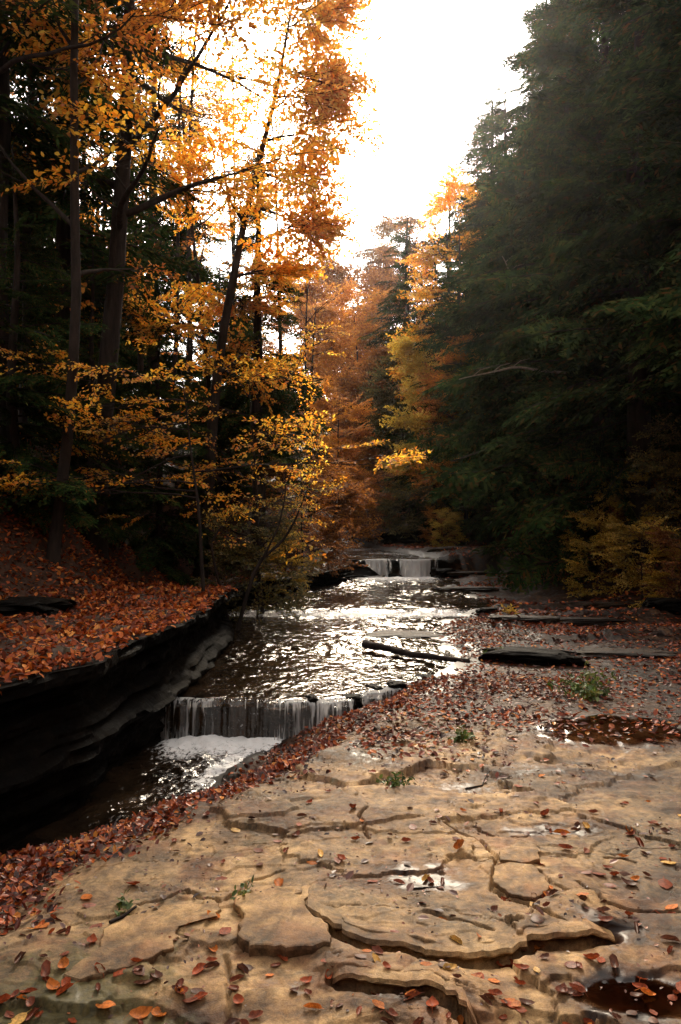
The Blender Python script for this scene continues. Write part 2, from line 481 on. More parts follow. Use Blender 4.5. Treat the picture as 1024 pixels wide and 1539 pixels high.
xE = curve([(-30, -4), (2, -1.42), (2.86, -1.24), (3.2, -1.14), (3.69, -0.97), (4.3, -0.58), (5.05, -0.13), (5.8, 0.25), (7.4, 1.0), (8.0, 1.3)])
yLip_ = curve([(-3, 7.25), (-1.57, 7.2), (-0.9, 7.12), (-0.5, 7.08), (0.0, 7.16), (0.3, 7.40), (0.7, 7.84), (1.1, 8.3), (1.45, 8.8), (3, 10)])
xB = curve([(-30, 9), (0, 7.2), (10, 6.1), (13, 5.4), (15, 5.3), (20, 5.1), (25, 3.9), (30, 2.7), (36, 1.5), (45, 0.5), (80, -4)])
zS = curve([(-30, 0.6), (10.6, 0.59), (11.4, 0.48), (12.4, 0.30), (18, 0.30), (20, 0.42), (24, 0.75), (40, 1.2)])
UP = 20.0                                       # the far ledge of the upper fall

def lip(x):
    x = np.asarray(x, float)
    return yLip_(x) + 0.08 * perm_noise(x * 2.3, x * 0 + 0.4, 8) + 0.035 * perm_noise(x * 8.5, x * 0 + 0.7, 18)

def zwater(x, y):
    z = -0.07 + 0.055 * sstep(12.9, 13.25, y + 0.15 * perm_noise(x * 1.3, y * 0.3, 5)) + 0.02 * sstep(16, 19, y)
    return np.where(y > UP + 0.25, 0.40 + 0.012 * np.maximum(0, y - UP), z)

STEP_A = jag([P(455, 1368), P(462, 1385), P(492, 1402), P(520, 1422), P(560, 1436), P(610, 1440), P(640, 1452), P(700, 1456), P(770, 1452), P(800, 1437), P(850, 1438), P(925, 1433)], 3, 0.005)
STEP_B = jag([P(500, 1480), P(540, 1490), P(600, 1498), P(650, 1500), P(690, 1525), P(720, 1560)], 4, 0.005)
CRACKS = [jag([P(*q) for q in c], 10 + i, 0.004, 0.025) for i, c in enumerate([
    [(668, 1247), (690, 1258), (712, 1268), (730, 1285), (748, 1305)],
    [(745, 1305), (742, 1330), (738, 1352), (760, 1370), (800, 1378)],
    [(748, 1318), (785, 1318), (812, 1325), (830, 1350), (860, 1362)],
    [(712, 1250), (750, 1268), (790, 1270), (812, 1262)],
    [(640, 1388), (690, 1402), (740, 1418)], [(800, 1390), (850, 1420)],
    [(870, 1345), (910, 1380), (960, 1390), (1024, 1392)], [(910, 1300), (935, 1298), (955, 1303)],
    [(340, 1365), (360, 1350), (372, 1330), (425, 1318)], [(340, 1440), (345, 1480), (342, 1539)],
    [(560, 1215), (540, 1240), (555, 1270)], [(180, 1370), (280, 1345), (330, 1368)],
    [(780, 1105), (850, 1108), (900, 1106)], [(720, 1130), (735, 1160), (700, 1185)]])]
WETS = [(640, 1335, 95, 34, 0.66), (920, 1100, 130, 28, 1.0), (830, 1258, 85, 18, 0.7), (960, 1515, 110, 40, 1.0), (600, 1500, 120, 30, 0.55), (440, 1490, 80, 26, 0.45),
        (800, 1160, 70, 16, 0.5), (960, 1165, 80, 14, 0.5), (700, 1185, 60, 14, 0.6), (420, 1160, 90, 24, 0.4), (550, 1130, 140, 50, 0.42), (130, 1520, 120, 40, 0.5), (930, 1420, 110, 40, 0.6), (960, 1330, 60, 24, 0.35),
        (700, 925, 80, 25, 0.6), (980, 1010, 120, 60, 0.55), (760, 860, 160, 20, 0.6), (470, 1215, 60, 30, 0.35)]

def blobs(x, y, lst):
    r = np.zeros(np.shape(x))
    for px, py, rx, ry, a in lst:
        c = P(px, py); wx = rx * c[1] / F
        wy = abs(P(px, py - ry)[1] - P(px, py + ry)[1]) / 2
        r = np.maximum(r, a * np.exp(-(((x - c[0]) / wx) ** 2 + ((y - c[1]) / wy) ** 2) * 0.9))
    return r

def vcell(a, b, seed):
    # nearest and second nearest of jittered grid points; the value of the nearest cell
    ia = np.floor(a).astype(np.int64); ib = np.floor(b).astype(np.int64)
    d1 = np.full(a.shape, 9.0); d2 = np.full(a.shape, 9.0); v = np.zeros(a.shape)
    for da in (-1, 0, 1):
        for db in (-1, 0, 1):
            ca = ia + da; cb = ib + db
            h = (ca * 374761393 + cb * 668265263 + seed * 974634541) & 0xffffffff
            h = ((h ^ (h >> 13)) * 1274126177) & 0xffffffff; h = h ^ (h >> 16)
            pa = ca + 0.1 + 0.8 * ((h & 0x3ff) / 1023.0); pb = cb + 0.1 + 0.8 * (((h >> 10) & 0x3ff) / 1023.0)
            d = np.hypot(a - pa, b - pb); vv = ((h >> 20) & 0x3ff) / 1023.0
            m = d < d1
            d2 = np.where(m, d1, np.minimum(d2, d)); v = np.where(m, vv, v); d1 = np.where(m, d, d1)
    return v, d1, d2

_PL = {}
def puddle_level(q):
    if q not in _PL:
        c = P(q[0], q[1]); r = 0.35 * q[2] * c[1] / F
        a = np.linspace(0, 2 * PI, 24)
        _PL[q] = float(np.percentile(H(c[0] + r * np.cos(a), c[1] + r * np.sin(a), puddles=False), 30)) - 0.002
    return _PL[q]

def H(x, y, detail=True, puddles=True):
    x = np.asarray(x, float); y = np.asarray(y, float)
    nW = 0.10 * fbm(x * 0.9, y * 0.9, 1, 3)
    n2 = fbm(x * 0.35, y * 0.35, 2, 4)
    n3 = fbm(x * 1.7, y * 1.7, 3, 4)
    # near bank and slab
    t = (x - xP(y)) / np.maximum(0.25, xE(y) - xP(y))
    tt = np.clip(t + 0.10 * n3, -0.8, 1)
    lower = np.where(tt < 0, -0.44 + 0.32 * tt, -0.44 + 0.44 * sstep(-0.25, 1.0, tt) ** 1.25)
    # upper pool
    sR = x - xR(y) + 0.16 * n3
    upper = -0.19 + 0.19 * sstep(-0.8, 0.55, sR) + 0.025 * n3 * sstep(-1.2, -0.2, sR)
    yl = lip(x) + 0.10
    lipw = sstep(-0.05, 0.03, y - yl)
    z = lower * (1 - lipw) + upper * lipw
    far = sstep(UP - 0.06, UP + 0.06, y + 0.25 * perm_noise(x * 1.1, 3.3, 9))
    upz = np.where(sR < 0.2, 0.30, 0.30 + 0.2 * sstep(0.2, 1.2, sR))
    z = z + far * (0.38 + 0.12 * sstep(-0.6, 0.5, sR) + 0.012 * np.maximum(0, y - UP))
    # the stepped flats on the right: low ledges that run across
    if detail:
        lay = fbm(x * 0.22 + 4, y * 0.55, 21, 3)
        q = np.floor(lay * 4) / 4 + sstep(0.85, 1.0, lay * 4 - np.floor(lay * 4)) / 4
        z = z + sstep(0.3, 1.2, sR) * sstep(8.5, 10, y) * 0.22 * (q + 0.15)
    # right bank
    b = x - xB(y) + 0.5 * n2
    z = z + np.where(b > 0, np.minimum(0.85 * b + 0.05 * b * b, 2.2 + 0.75 * b), 0) * sstep(-0.2, 0.7, b) * (1 - 0.0 * b)
    z = np.where(b > 0, np.minimum(z, 11 + 0.15 * n2), z)
    # left: rock shelf, then the wooded slope
    l = xW(y) - x - 0.20
    shelf = zS(y) + 0.04 * np.maximum(l, 0) + 0.05 * n3
    h = l - 1.15 + 0.5 * n2 + 0.12 * np.maximum(0, y - 12)
    shelf = shelf + np.where(h > 0, np.minimum(0.95 * h, 1.7 + 0.33 * h), 0) * sstep(-0.2, 0.8, h)
    shelf = np.minimum(shelf, 9)
    lw = sstep(-0.01, 0.03, l + np.where(y < 11.5, 0.0, nW))
    z = z * (1 - lw) + shelf * lw
    # unseen bank added behind the viewer to keep skylight off camera-facing sides
    z = z + np.clip((-2.5 - y + 0.5 * n2) * 1.15, 0, 17)
    # valley end
    z = z + np.maximum(0, y - 34) * 0.10 * (y < 400) + np.where(y >= 400, 36.6, 0)
    z = z + 0.02 * n2
    if detail:
        s = sstep(0.85, 1.0, t) * (1 - sstep(5.6, 7.0, y))
        ds = s * (y < 8)
        z = z + ds * (0.006 * fbm(x * 5, y * 5, 31, 4) + 0.008 * fbm(x * 1.3, y * 1.6, 32, 2))
        # thin broken beds of stone: angular plates, each a little higher or lower
        pl = (y > 1.0) & (y < 7.5) & (np.abs(x) < 4.5)
        if pl.any():
            xx, yy = x[pl], y[pl]
            acc = np.zeros(xx.shape)
            for sc, amp, sd in ((1.5, 0.014, 201), (3.6, 0.007, 202), (8.0, 0.0035, 203)):
                a_ = (xx * 0.8 + 0.25 * yy) * sc + 0.16 * fbm(xx * 2.2, yy * 2.2, sd + 5, 5, 0.6)
                b_ = (yy * 1.35 - 0.2 * xx) * sc + 0.16 * fbm(xx * 2.2 + 9, yy * 2.2, sd + 6, 5, 0.6)
                hgt, d1, d2 = vcell(a_, b_, sd)
                gate = sstep(-0.15, 0.15, perm_noise(xx * 0.8, yy * 0.8, sd + 9)) if sc > 2 else 1.0
                acc = acc + gate * (amp * np.floor(hgt * 3.2) - amp * 0.9 * (1 - sstep(0.0, 0.014 * sc ** 0.5, d2 - d1)) * (hgt > 0.45))
            z[pl] = z[pl] + ds[pl] * acc
        near = (y < 4.2) & (y > 1.0) & (np.abs(x) < 2.2)
        if near.any():
            xx, yy = x[near], y[near]
            d = np.zeros(xx.shape)
            for st, hgt, fade in ((STEP_A, 0.032, 0.9), (STEP_B, 0.024, 0.35)):
                dist = poly_dist(xx, yy, st)
                sx = np.array([p[0] for p in st]); sy = np.array([p[1] for p in st])
                o = np.argsort(sx)
                front = np.interp(xx, sx[o], sy[o]) + 0.05
                ex = np.minimum(xx - sx.min(), sx.max() - xx)
                d = d + hgt * (yy > front) * sstep(0.0, 0.012, yy - front) * (1 - sstep(fade * 0.3, fade, yy - front)) * sstep(-0.14, 0.05, ex + 0.06 * perm_noise(xx * 5, yy * 5, 77))
                d = d - (0.010 * (1 - sstep(0, 0.10, dist)) + 0.040 * (1 - sstep(0.015, 0.035, dist))) * (yy <= front) * sstep(-0.05, 0.03, ex)
            for c in CRACKS:
                dist = poly_dist(xx, yy, c)
                d = d - 0.045 * (1 - sstep(0.004, 0.011, dist)) * (0.6 + 0.4 * perm_noise(xx * 9, yy * 9, 5))
            z[near] = z[near] + d
        pw = (y < (8.5 if puddles else -99)) & (y > 1.5) & (np.abs(x) < 6)
        if pw.any():
            xx, yy = x[pw], y[pw]
            nn = 0.22 * fbm(xx * 4, yy * 4, 88, 3)
            zz = z[pw]
            for q in WETS:
                if q[4] < 0.95: continue
                m = sstep(0.42, 0.80, blobs(xx, yy, [q]) + nn)
                if m.max() > 0: zz = zz * (1 - m) + puddle_level(q) * m
            z[pw] = zz
    return z

def axis(lo, hi, dense_lo, dense_hi, step, grow=1.05, mx=4.0):
    a = list(np.arange(dense_lo, dense_hi + 1e-6, step))
    s, v = step, dense_hi
    while v < hi:
        s = min(s * grow, mx); v += s; a.append(v)
    s, v = step, dense_lo
    b = []
    while v > lo:
        s = min(s * grow, mx); v -= s; b.append(v)
    return np.array(b[::-1] + a)

gx = axis(-260, 260, -1.60, 1.60, 0.0065, 1.035, 10)
gy = axis(-60, 480, 2.3, 3.9, 0.0065, 1.018, 10)
gy = np.unique(np.concatenate((gy, np.arange(6.9, 8.9, 0.02))))
GX, GY = np.meshgrid(gx, gy)
GZ = H(GX, GY)
ter = mesh_np("ground", np.stack((GX, GY, GZ), -1), [grid_faces(len(gy), len(gx))])
_t = (GX - xP(GY)) / np.maximum(0.25, xE(GY) - xP(GY))
_sR = GX - xR(GY)
_l = xW(GY) - GX - 0.2
_b = GX - xB(GY)
wet = blobs(GX, GY, WETS)
wet = np.maximum(wet, 0.9 * (_t < 0.25) * (GY < 8)) 
wet = np.maximum(wet, 0.8 * (_sR < 0.3) * (GY > 7))
wet = np.maximum(wet, 0.45 * sstep(6, 9, GY))
soil = np.maximum(sstep(-0.1, 0.1, _l), sstep(-0.6, 0.2, _b))
soil = np.maximum(soil, 0.75 * (1 - sstep(0.75, 1.02, _t)) * (GY < 8) * (_t > 0.1))
soil = np.maximum(soil, 1.0 * ((GY > 30) | (GY < -2.5)))
moss = 0.42 * np.exp(-((_t - 1.25) / 0.25) ** 2) * (GY < 6) + 0.30 * sstep(3.3, 2.7, GY) * sstep(-0.3, -0.8, GX)
moss = np.maximum(moss, 0.5 * np.exp(-((_l - 0.1) / 0.3) ** 2) * (GY > 5))
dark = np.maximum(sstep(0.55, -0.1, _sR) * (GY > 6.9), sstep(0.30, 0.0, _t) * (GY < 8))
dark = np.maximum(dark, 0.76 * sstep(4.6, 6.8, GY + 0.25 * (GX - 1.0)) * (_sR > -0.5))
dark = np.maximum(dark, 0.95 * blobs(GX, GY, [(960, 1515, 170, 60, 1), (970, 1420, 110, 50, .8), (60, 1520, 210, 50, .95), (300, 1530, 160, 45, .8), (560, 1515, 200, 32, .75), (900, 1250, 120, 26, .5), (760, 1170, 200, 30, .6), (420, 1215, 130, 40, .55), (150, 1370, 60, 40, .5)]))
edge_tone = 0.44 * (1 - blobs(GX, GY, [(470, 1375, 330, 120, 1.15)])) + 0.30 * fbm(GX * 0.9, GY * 1.4, 171, 4)  # slab tone: darker away from its middle, plus large uneven blotches
dark = np.maximum(dark, np.clip(edge_tone, 0, 0.62) * (GY < 7.5))
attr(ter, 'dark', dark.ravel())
pud = np.zeros(GX.shape)
for q in WETS:
    if q[4] >= 0.95: pud = np.maximum(pud, sstep(0.45, 0.75, blobs(GX, GY, [q]) + 0.22 * fbm(GX * 4, GY * 4, 88, 3)))
attr(ter, 'puddle', pud.ravel()); attr(ter, 'wet', wet.ravel()); attr(ter, 'soil', soil.ravel()); attr(ter, 'moss', moss.ravel())
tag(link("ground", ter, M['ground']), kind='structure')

def Hs(x, y):
    return float(H(np.array([float(x)]), np.array([float(y)]))[0])

# ------------------------------------------------------------------ water
def water_sheet(name, ys, xl, xr, zf, foamf, nx):
    ys = np.asarray(ys); u = np.linspace(0, 1, nx)
    Y = np.repeat(ys[:, None], nx, 1)
    Xx = xl(ys)[:, None] * (1 - u) + xr(ys)[:, None] * u
    Z = zf(Xx, Y)
    me = mesh_np(name, np.stack((Xx, Y, Z), -1), [grid_faces(len(ys), nx)])
    attr(me, 'foam', foamf(Xx, Y).ravel())
    o = link(name, me, M['water'])
    return tag(o, kind='structure')

def zup(x, y):
    z = zwater(x, y)
    a = 0.014 * fbm(x * 3.0, y * 2.6, 41, 4, 0.6) + 0.009 * perm_noise(x * 9, y * 9, 45)
    a = a * (0.35 + 0.95 * sstep(-0.35, 0.4, fbm(x * 0.7 + 5, y * 0.45, 47, 3)))
    a = a + 0.014 * fbm(x * 2.0, y * 5.0, 42, 3) * np.exp(-((y - 13.3) / 0.9) ** 2)
    a = a + 0.018 * fbm(x * 3.0, y * 3.0, 43, 3) * np.exp(-((y - 18.6) / 1.4) ** 2)
    yl = lip(x)
    d = y - yl + 0.05
    z = z + a * sstep(0.0, 0.5, d)
    return z - 0.06 * (1 - sstep(0.0, 0.12, d)) - 0.5 * (d < -0.02)

def foam_up(x, y):
    f = 0.50 * np.exp(-((y - 12.95 + 0.15 * perm_noise(x * 1.3, 0, 5)) / 0.28) ** 2)
    f = f + 1.0 * np.exp(-(np.maximum(0, UP - 0.3 - y) / 0.9)) * (y < UP + 0.2) * sstep(0.1, 0.6, x) * sstep(2.6, 2.1, x)
    f = f + 0.16 * sstep(9.0, 12, y) * (1 + 0.6 * perm_noise(x * 1.5, y * 1.0, 6))
    yl = lip(x)
    f = f + 0.22 * np.exp(-((y - yl) / 0.12) ** 2)
    return f - 0.05

_ys = np.concatenate((np.arange(6.9, 9.0, 0.02), np.arange(9.0, 13.0, 0.03), np.arange(13.0, 20.12, 0.04)))
water_sheet("creek_water", _ys, lambda y: xW(y) - 0.35, lambda y: xR(y) + 0.55, zup, foam_up, 170)
_ys2 = np.concatenate((np.arange(19.98, 22, 0.05), np.arange(22, 42, 0.2)))
water_sheet("upper_creek_water", _ys2, lambda y: xW(y) - 0.5, lambda y: xR(y) + 0.6,
            lambda x, y: 0.405 + 0.012 * np.maximum(0, y - UP) + 0.012 * fbm(x * 3, y * 2, 51, 3),
            lambda x, y: 0.25 + 0.2 * perm_noise(x, y, 4), 70)

def zlow(x, y):
    base = -0.43 - 0.03 * sstep(6.6, 4.5, y)
    tu = np.exp(-((x + 1.0) / 0.6) ** 2) * sstep(5.2, 6.6, y)
    z = base + (0.012 + 0.012 * tu) * fbm(x * 4.5 + 0.6 * np.sin(y * 4), y * 4.5, 61, 4, 0.6) + 0.012 * tu * perm_noise(x * 15, y * 12, 66)
    return z + 0.05 * np.exp(-((y - 6.98) / 0.18) ** 2) * sstep(-1.7, -1.3, x)

def foam_low(x, y):
    d = np.maximum(0, 7.06 - y)
    core = 1.1 * np.exp(-(d / 0.55) ** 1.5) * sstep(-1.85, -1.35, x)
    sh = x - xP(y)
    edge = 0.75 * np.exp(-((sh + 0.16) / 0.20) ** 2) * sstep(5.1, 6.3, y)
    swirl = 0.42 * np.exp(-((x + 1.15) / 0.42) ** 2) * sstep(5.0, 6.0, y)
    tail = 0.16 * np.exp(-((sh + 0.55) / 0.35) ** 2) * (y > 4)
    return np.maximum(np.maximum(core, edge), np.maximum(swirl, tail)) - 0.12

water_sheet("pool_water", np.arange(0.5, 7.2, 0.02), lambda y: xW(y) - 0.5, lambda y: np.minimum(xP(y) + 0.5, 0.75), zlow, foam_low, 150)

def fall(name, mat, xs, ytop, ztop, zbot, depth, flowf, label, bulge=0.06, seed=0):
    """a sheet of falling water: leaves the lip, bends over and drops"""
    nx, nz = len(xs), 26
    k = np.linspace(0, 1, nz)
    V = np.zeros((nz, nx, 3)); fl = np.zeros((nz, nx))
    for i, x in enumerate(xs):
        yt, zt, zb = ytop(x), ztop(x), zbot(x)
        j = perm_noise(np.array([x * 9.0]), np.array([0.5]), seed)[0]
        kk = np.maximum(0, (k - 0.12) / 0.88)
        V[:, i, 0] = x + 0.008 * perm_noise(np.full(nz, x * 6), k * 2.5, seed + 1)
        V[:, i, 1] = yt + depth - (depth + 0.05) * np.minimum(1, k / 0.12) - (bulge * (1 + 1.3 * j) + 0.01) * np.sqrt(kk) + 0.006 * perm_noise(np.full(nz, x * 40), k * 3, seed + 2)
        V[:, i, 2] = zt - 0.012 * np.minimum(1, k / 0.12) ** 2 - (zt - 0.012 - zb) * kk
        fl[:, i] = flowf(x, k)
    me = mesh_np(name, V, [grid_faces(nz, nx)])
    attr(me, 'flow', fl.ravel())
    o = link(name, me, mat)
    return tag(o, label, 'waterfall', kind='thing')

_lipn = lambda x: float(lip(x))
def flow_low(x, k):
    dark = 0.26 * math.exp(-((x + 0.80) / 0.26) ** 4)
    return 0.05 + 0.12 * (1 - k) ** 2 + 0.12 * k ** 4 - dark + 0.05 * math.exp(-((x + 1.35) / 0.2) ** 2)
fall("waterfall", M['curtain'], np.arange(-1.66, 1.12, 0.012), _lipn, lambda x: -0.075,
     lambda x: min(-0.10, max(-0.45, Hs(x, _lipn(x) - 0.2) - 0.01)), 0.05, flow_low,
     "thin streaked curtain of water dropping over the near ledge into the foaming pool", seed=71)
def flow_up(x, k):
    gap = 0.55 * math.exp(-((x - 1.30) / 0.20) ** 4)
    return 0.10 + 0.12 * (1 - k) + 0.14 * k ** 2 + 0.10 * perm_noise(np.full(len(k), x * 4.0), k * 0.8, 6) - gap * (1 - 0.5 * k) - 0.5 * float(sstep(0.80, 0.50, x)) - 0.35 * float(sstep(2.1, 2.4, x)) + 0.10
_upl = lambda x: UP - 0.25 * float(perm_noise(np.array([x * 1.1]), np.array([3.3]), 9)[0]) - 0.05
fall("waterfall", M['cascade'], np.arange(0.45, 2.45, 0.02), _upl, lambda x: 0.42, lambda x: -0.02 + 0.30 * float(sstep(1.15, 0.55, x)), 0.1, flow_up,
     "small bright white waterfall far up the creek, split around a dark stone", 0.22, 81)

# ------------------------------------------------------------------ rock: ledge, slabs, stones
def ledge_wall(name, pts, z0, zt, profile, label, seed, mat, depth=0.34, nz=46, step=0.035):
    """a wall of thin rock beds along a line (y grows along it), each bed set in or out"""
    pts = np.array(pts); seg = np.hypot(*np.diff(pts, axis=0).T); s = np.concatenate(([0], np.cumsum(seg)))
    n = int(s[-1] / step); S = np.linspace(0, s[-1], n)
    cx = np.interp(S, s, pts[:, 0]); cy = np.interp(S, s, pts[:, 1])
    k = max(3, int(0.5 / step))
    ker = np.ones(k) / k
    sx = np.convolve(np.pad(cx, k, 'edge'), ker, 'same')[k:-k]; sy = np.convolve(np.pad(cy, k, 'edge'), ker, 'same')[k:-k]
    tx, ty = np.gradient(sx), np.gradient(sy); m = np.hypot(tx, ty)
    nx_, ny_ = ty / m, -tx / m                              # outward: towards the water
    V = []
    zz = np.concatenate((np.linspace(0, 1, nz), np.full(6, 1.0)))
    for r, q in enumerate(zz):
        top = zt(cy)
        z = z0 + (top - z0) * q
        bed = np.floor(z * 17 + 0.6 * perm_noise(S * 0.35, S * 0 + 3, seed))
        off = profile(q, S) + (0.10 if q < 0.9 else 0.04) * perm_noise(S * 0.8, bed * 7.3, seed + 1) + 0.05 * perm_noise(S * 3.2, bed * 3.7, seed + 2) + 0.012 * perm_noise(S * 14, z * 25, seed + 3)
        if r >= nz:                                          # the top runs back over the shelf
            j = (r - nz + 1) / 6.0
            off = off - depth * j ** 1.4
            z = top - 0.02 + 0.015 * perm_noise(S * 3, np.full(n, j * 4.0), seed + 4) - 0.10 * max(0, j - 0.7)
        elif r == nz - 1:
            z = z - 0.015
        V.append(np.stack((cx + nx_ * off, cy + ny_ * off, z), -1))
    V = np.array(V)
    me = mesh_np(name, V, [grid_faces(len(V), n)], smooth=False)
    o = link(name, me, mat)
    return tag(o, label, 'rock ledge')

def prof_main(q, S):
    # recess under the cap, a shelf that sticks out, an undercut at the water
    return 0.06 * (q > 0.9) - 0.10 * sstep(0.55, 0.68, q) * (q <= 0.9) + 0.09 * np.exp(-((q - 0.50) / 0.05) ** 2) - 0.10 * (1 - sstep(0.1, 0.45, q))
wl = [(float(xW(y)), y) for y in np.arange(1.0, 11.3, 0.25)]
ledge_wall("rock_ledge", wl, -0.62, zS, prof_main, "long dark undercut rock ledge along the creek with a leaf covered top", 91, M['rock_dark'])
wl2 = [(float(xW(y)), y) for y in np.arange(12.4, 19.4, 0.2)]
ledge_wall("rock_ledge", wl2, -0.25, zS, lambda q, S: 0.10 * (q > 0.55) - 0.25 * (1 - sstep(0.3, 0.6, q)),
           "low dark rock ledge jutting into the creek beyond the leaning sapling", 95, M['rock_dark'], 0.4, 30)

def slab(name, pix, th, mat, label, seed, z=None, cat='stone slab', amp=0.006):
    """a loose flat plate of stone traced on the ground, with a broken edge"""
    base = [P(*q) for q in pix]
    o2 = np.array(jag(base, seed, amp, 0.022, True)); n = len(o2)
    c = o2.mean(0)
    zb = np.array([Hs(p[0], p[1]) for p in o2]); zc = float(np.median(zb)) if z is None else z
    rng = np.random.default_rng(seed)
    rings = []
    for k, (sc, dz) in enumerate(((1.0, -0.02), (1.0, th * 0.55), (0.985, th * 0.92), (0.955, th), (0.75, th * 1.02), (0.45, th * 1.03), (0.2, th * 1.03))):
        p = c + (o2 - c) * sc
        jit = 0
        rings.append(np.stack((p[:, 0], p[:, 1], zc + dz + jit + 0.004 * perm_noise(p[:, 0] * 7, p[:, 1] * 7, seed)), -1))
    V = np.concatenate(rings + [np.array([[c[0], c[1], zc + th * 1.03]])])
    Q = []
    for k in range(len(rings) - 1):
        i = np.arange(n) + k * n; j = np.roll(i, -1)
        Q.append(np.stack((i, j, j + n, i + n), -1))
    i = np.arange(n) + (len(rings) - 1) * n
    T = np.stack((i, np.roll(i, -1), np.full(n, len(V) - 1)), -1)
    V[:, :2] -= c; V[:, 2] -= zc
    me = mesh_np(name, V, [np.concatenate(Q), T], smooth=False)
    o = link(name, me, mat); o.location = (c[0], c[1], zc)
    return tag(o, label, cat)

def broken_edge(name, edge, hgt, label, seed):
    # the overhanging lip of a bed of stone: the front is undercut, the back runs into the bed
    e = np.array(edge); n = len(e); rng = np.random.default_rng(seed)
    zb = np.array([Hs(p[0], p[1] + 0.12) for p in e])
    k = np.ones(9) / 9; zb = np.convolve(np.pad(zb, 4, 'edge'), k, 'valid')
    s = np.linspace(0, 1, n); end = np.minimum(1, np.minimum(s, 1 - s) / 0.06)
    zb = zb - 0.03 * (1 - end)
    rows = [(0.075, -hgt * 1.05), (0.035, -hgt * 0.75), (0.006, -hgt * 0.6), (0.0, -hgt * 0.35), (0.003, -0.006), (0.010, 0.003), (0.04, 0.004), (0.08, 0.002), (0.13, -0.004), (0.17, -0.02)]
    V = []
    for i, (b, dz) in enumerate(rows):
        j = 0.0035 * perm_noise(s * n * 0.5, np.full(n, i * 1.7), seed) if 1 <= i <= 4 else 0
        V.append(np.stack((e[:, 0], e[:, 1] + b + j, zb + dz + 0.0025 * perm_noise(e[:, 0] * 12, e[:, 1] * 12 + i, seed + 2)), -1))
    o = link(name, mesh_np(name, np.array(V), [grid_faces(len(rows), n)], smooth=False), M['rock'])
    return tag(o, label, 'rock edge')
broken_edge("rock_edge", STEP_A, 0.032, "long broken overhanging edge of the tan rock bed with a black gap under it", 105)
broken_edge("rock_edge", STEP_B, 0.024, "lower broken rock edge at the bottom, in front of the long one", 106)
def ccw(p): return p[::-1]
slab("stone_slab", ccw([(352, 1372), (372, 1362), (420, 1352), (470, 1350), (458, 1372), (470, 1395), (494, 1410), (497, 1440), (440, 1446), (375, 1444), (356, 1425), (366, 1400)]), 0.030, M['rock'],
     "pale tan stone plate with a dark straight front edge, left of the notched step", 101)
slab("stone_slab", ccw([(750, 1300), (775, 1292), (808, 1296), (812, 1312), (785, 1318), (752, 1314)]), 0.018, M['rock'],
     "small rounded stone plate above its twin beside the crack", 102, amp=0.003)
slab("stone_slab", ccw([(742, 1325), (765, 1319), (800, 1322), (818, 1338), (826, 1358), (805, 1374), (770, 1368), (742, 1350)]), 0.020, M['rock'],
     "small five sided stone plate below its twin beside the crack", 103, amp=0.003)
slab("stone_slab", ccw([(200, 1390), (260, 1374), (330, 1372), (328, 1392), (270, 1402), (262, 1440), (195, 1470), (120, 1490), (95, 1482), (150, 1440), (155, 1412)]), 0.016, M['rock'],
     "thin pale yellow stone plate at the left, scattered with brown leaves", 104)

def boulder(name, loc, size, mat, label, seed, cat='rock', rz=0.0, flat=1.0):
    """a weathered stone: a box-like lump with stepped beds"""
    nu, nv = 48, 30
    th = np.linspace(0, 2 * PI, nu, endpoint=False); ph = np.linspace(-PI / 2, PI / 2, nv)
    T_, P_ = np.meshgrid(th, ph)
    def sq(c, e): return np.sign(c) * np.abs(c) ** e
    x = sq(np.cos(P_), 0.35) * sq(np.cos(T_), 0.5); y = sq(np.cos(P_), 0.35) * sq(np.sin(T_), 0.5); z = sq(np.sin(P_), 0.7)
    n = 1 + 0.26 * fbm(x * 1.6 + seed, y * 1.6 + z * 1.3, seed, 4)
    bed = np.floor(z * 4.5)
    n = n + 0.13 * perm_noise(np.arctan2(y, x) * 2.2, bed * 5.1, seed + 3)
    V = np.stack((x * n * size[0], y * n * size[1], z * (1 + 0.12 * perm_noise(x * 2, y * 2, seed + 5)) * size[2]), -1)
    V = V.reshape(-1, 3)
    i = np.arange(nu * nv).reshape(nv, nu); j = np.roll(i, -1, 1)
    Q = np.stack((i[:-1], j[:-1], j[1:], i[1:]), -1).reshape(-1, 4)
    o = link(name, mesh_np(name, V, [Q], smooth=False), mat)
    o.location = loc; o.rotation_euler = (0, 0, rz)
    return tag(o, label, cat)

def bpix(px, py, d, size, label, seed, mat='rock_dark', rz=0.0, dz=0.0):
    x = X(px, d); return boulder("rock", (x, d, Hs(x, d) + dz), size, M[mat], label, seed, rz=rz)
_d = P(800, 1012)[1]
bpix(800, 1000, 8.6, (0.50, 0.20, 0.12), "low dark undercut rock in the middle of the leaves, green weeds at both ends", 111, rz=-0.35, dz=0.02)
bpix(590, 840, UP - 0.28, (0.24, 0.16, 0.26), "dark stone in the middle of the far white waterfall", 112, dz=0.0)
bpix(668, 850, 19.7, (0.34, 0.3, 0.26), "dark block at the right end of the far white waterfall", 113)
bpix(525, 835, 19.7, (0.50, 0.3, 0.24), "dark flat block at the left end of the far white waterfall", 114)
bpix(745, 927, 12.6, (0.30, 0.12, 0.07), "small black rock edge with a tuft beside it in the flat bed", 115, rz=0.2)
bpix(885, 873, 17.0, (0.85, 0.25, 0.09), "long low dark ledge stone near the foot of the overgrown bank", 116, 'rock_brown')
bpix(1000, 915, 12.2, (0.30, 0.25, 0.13), "dark lump of rock at the right edge of the flat bed", 117)
bpix(790, 945, 11.2, (0.5, 0.15, 0.04), "thin dark shelf of rock in the wet flat bed", 118, 'rock_brown', rz=-0.1)
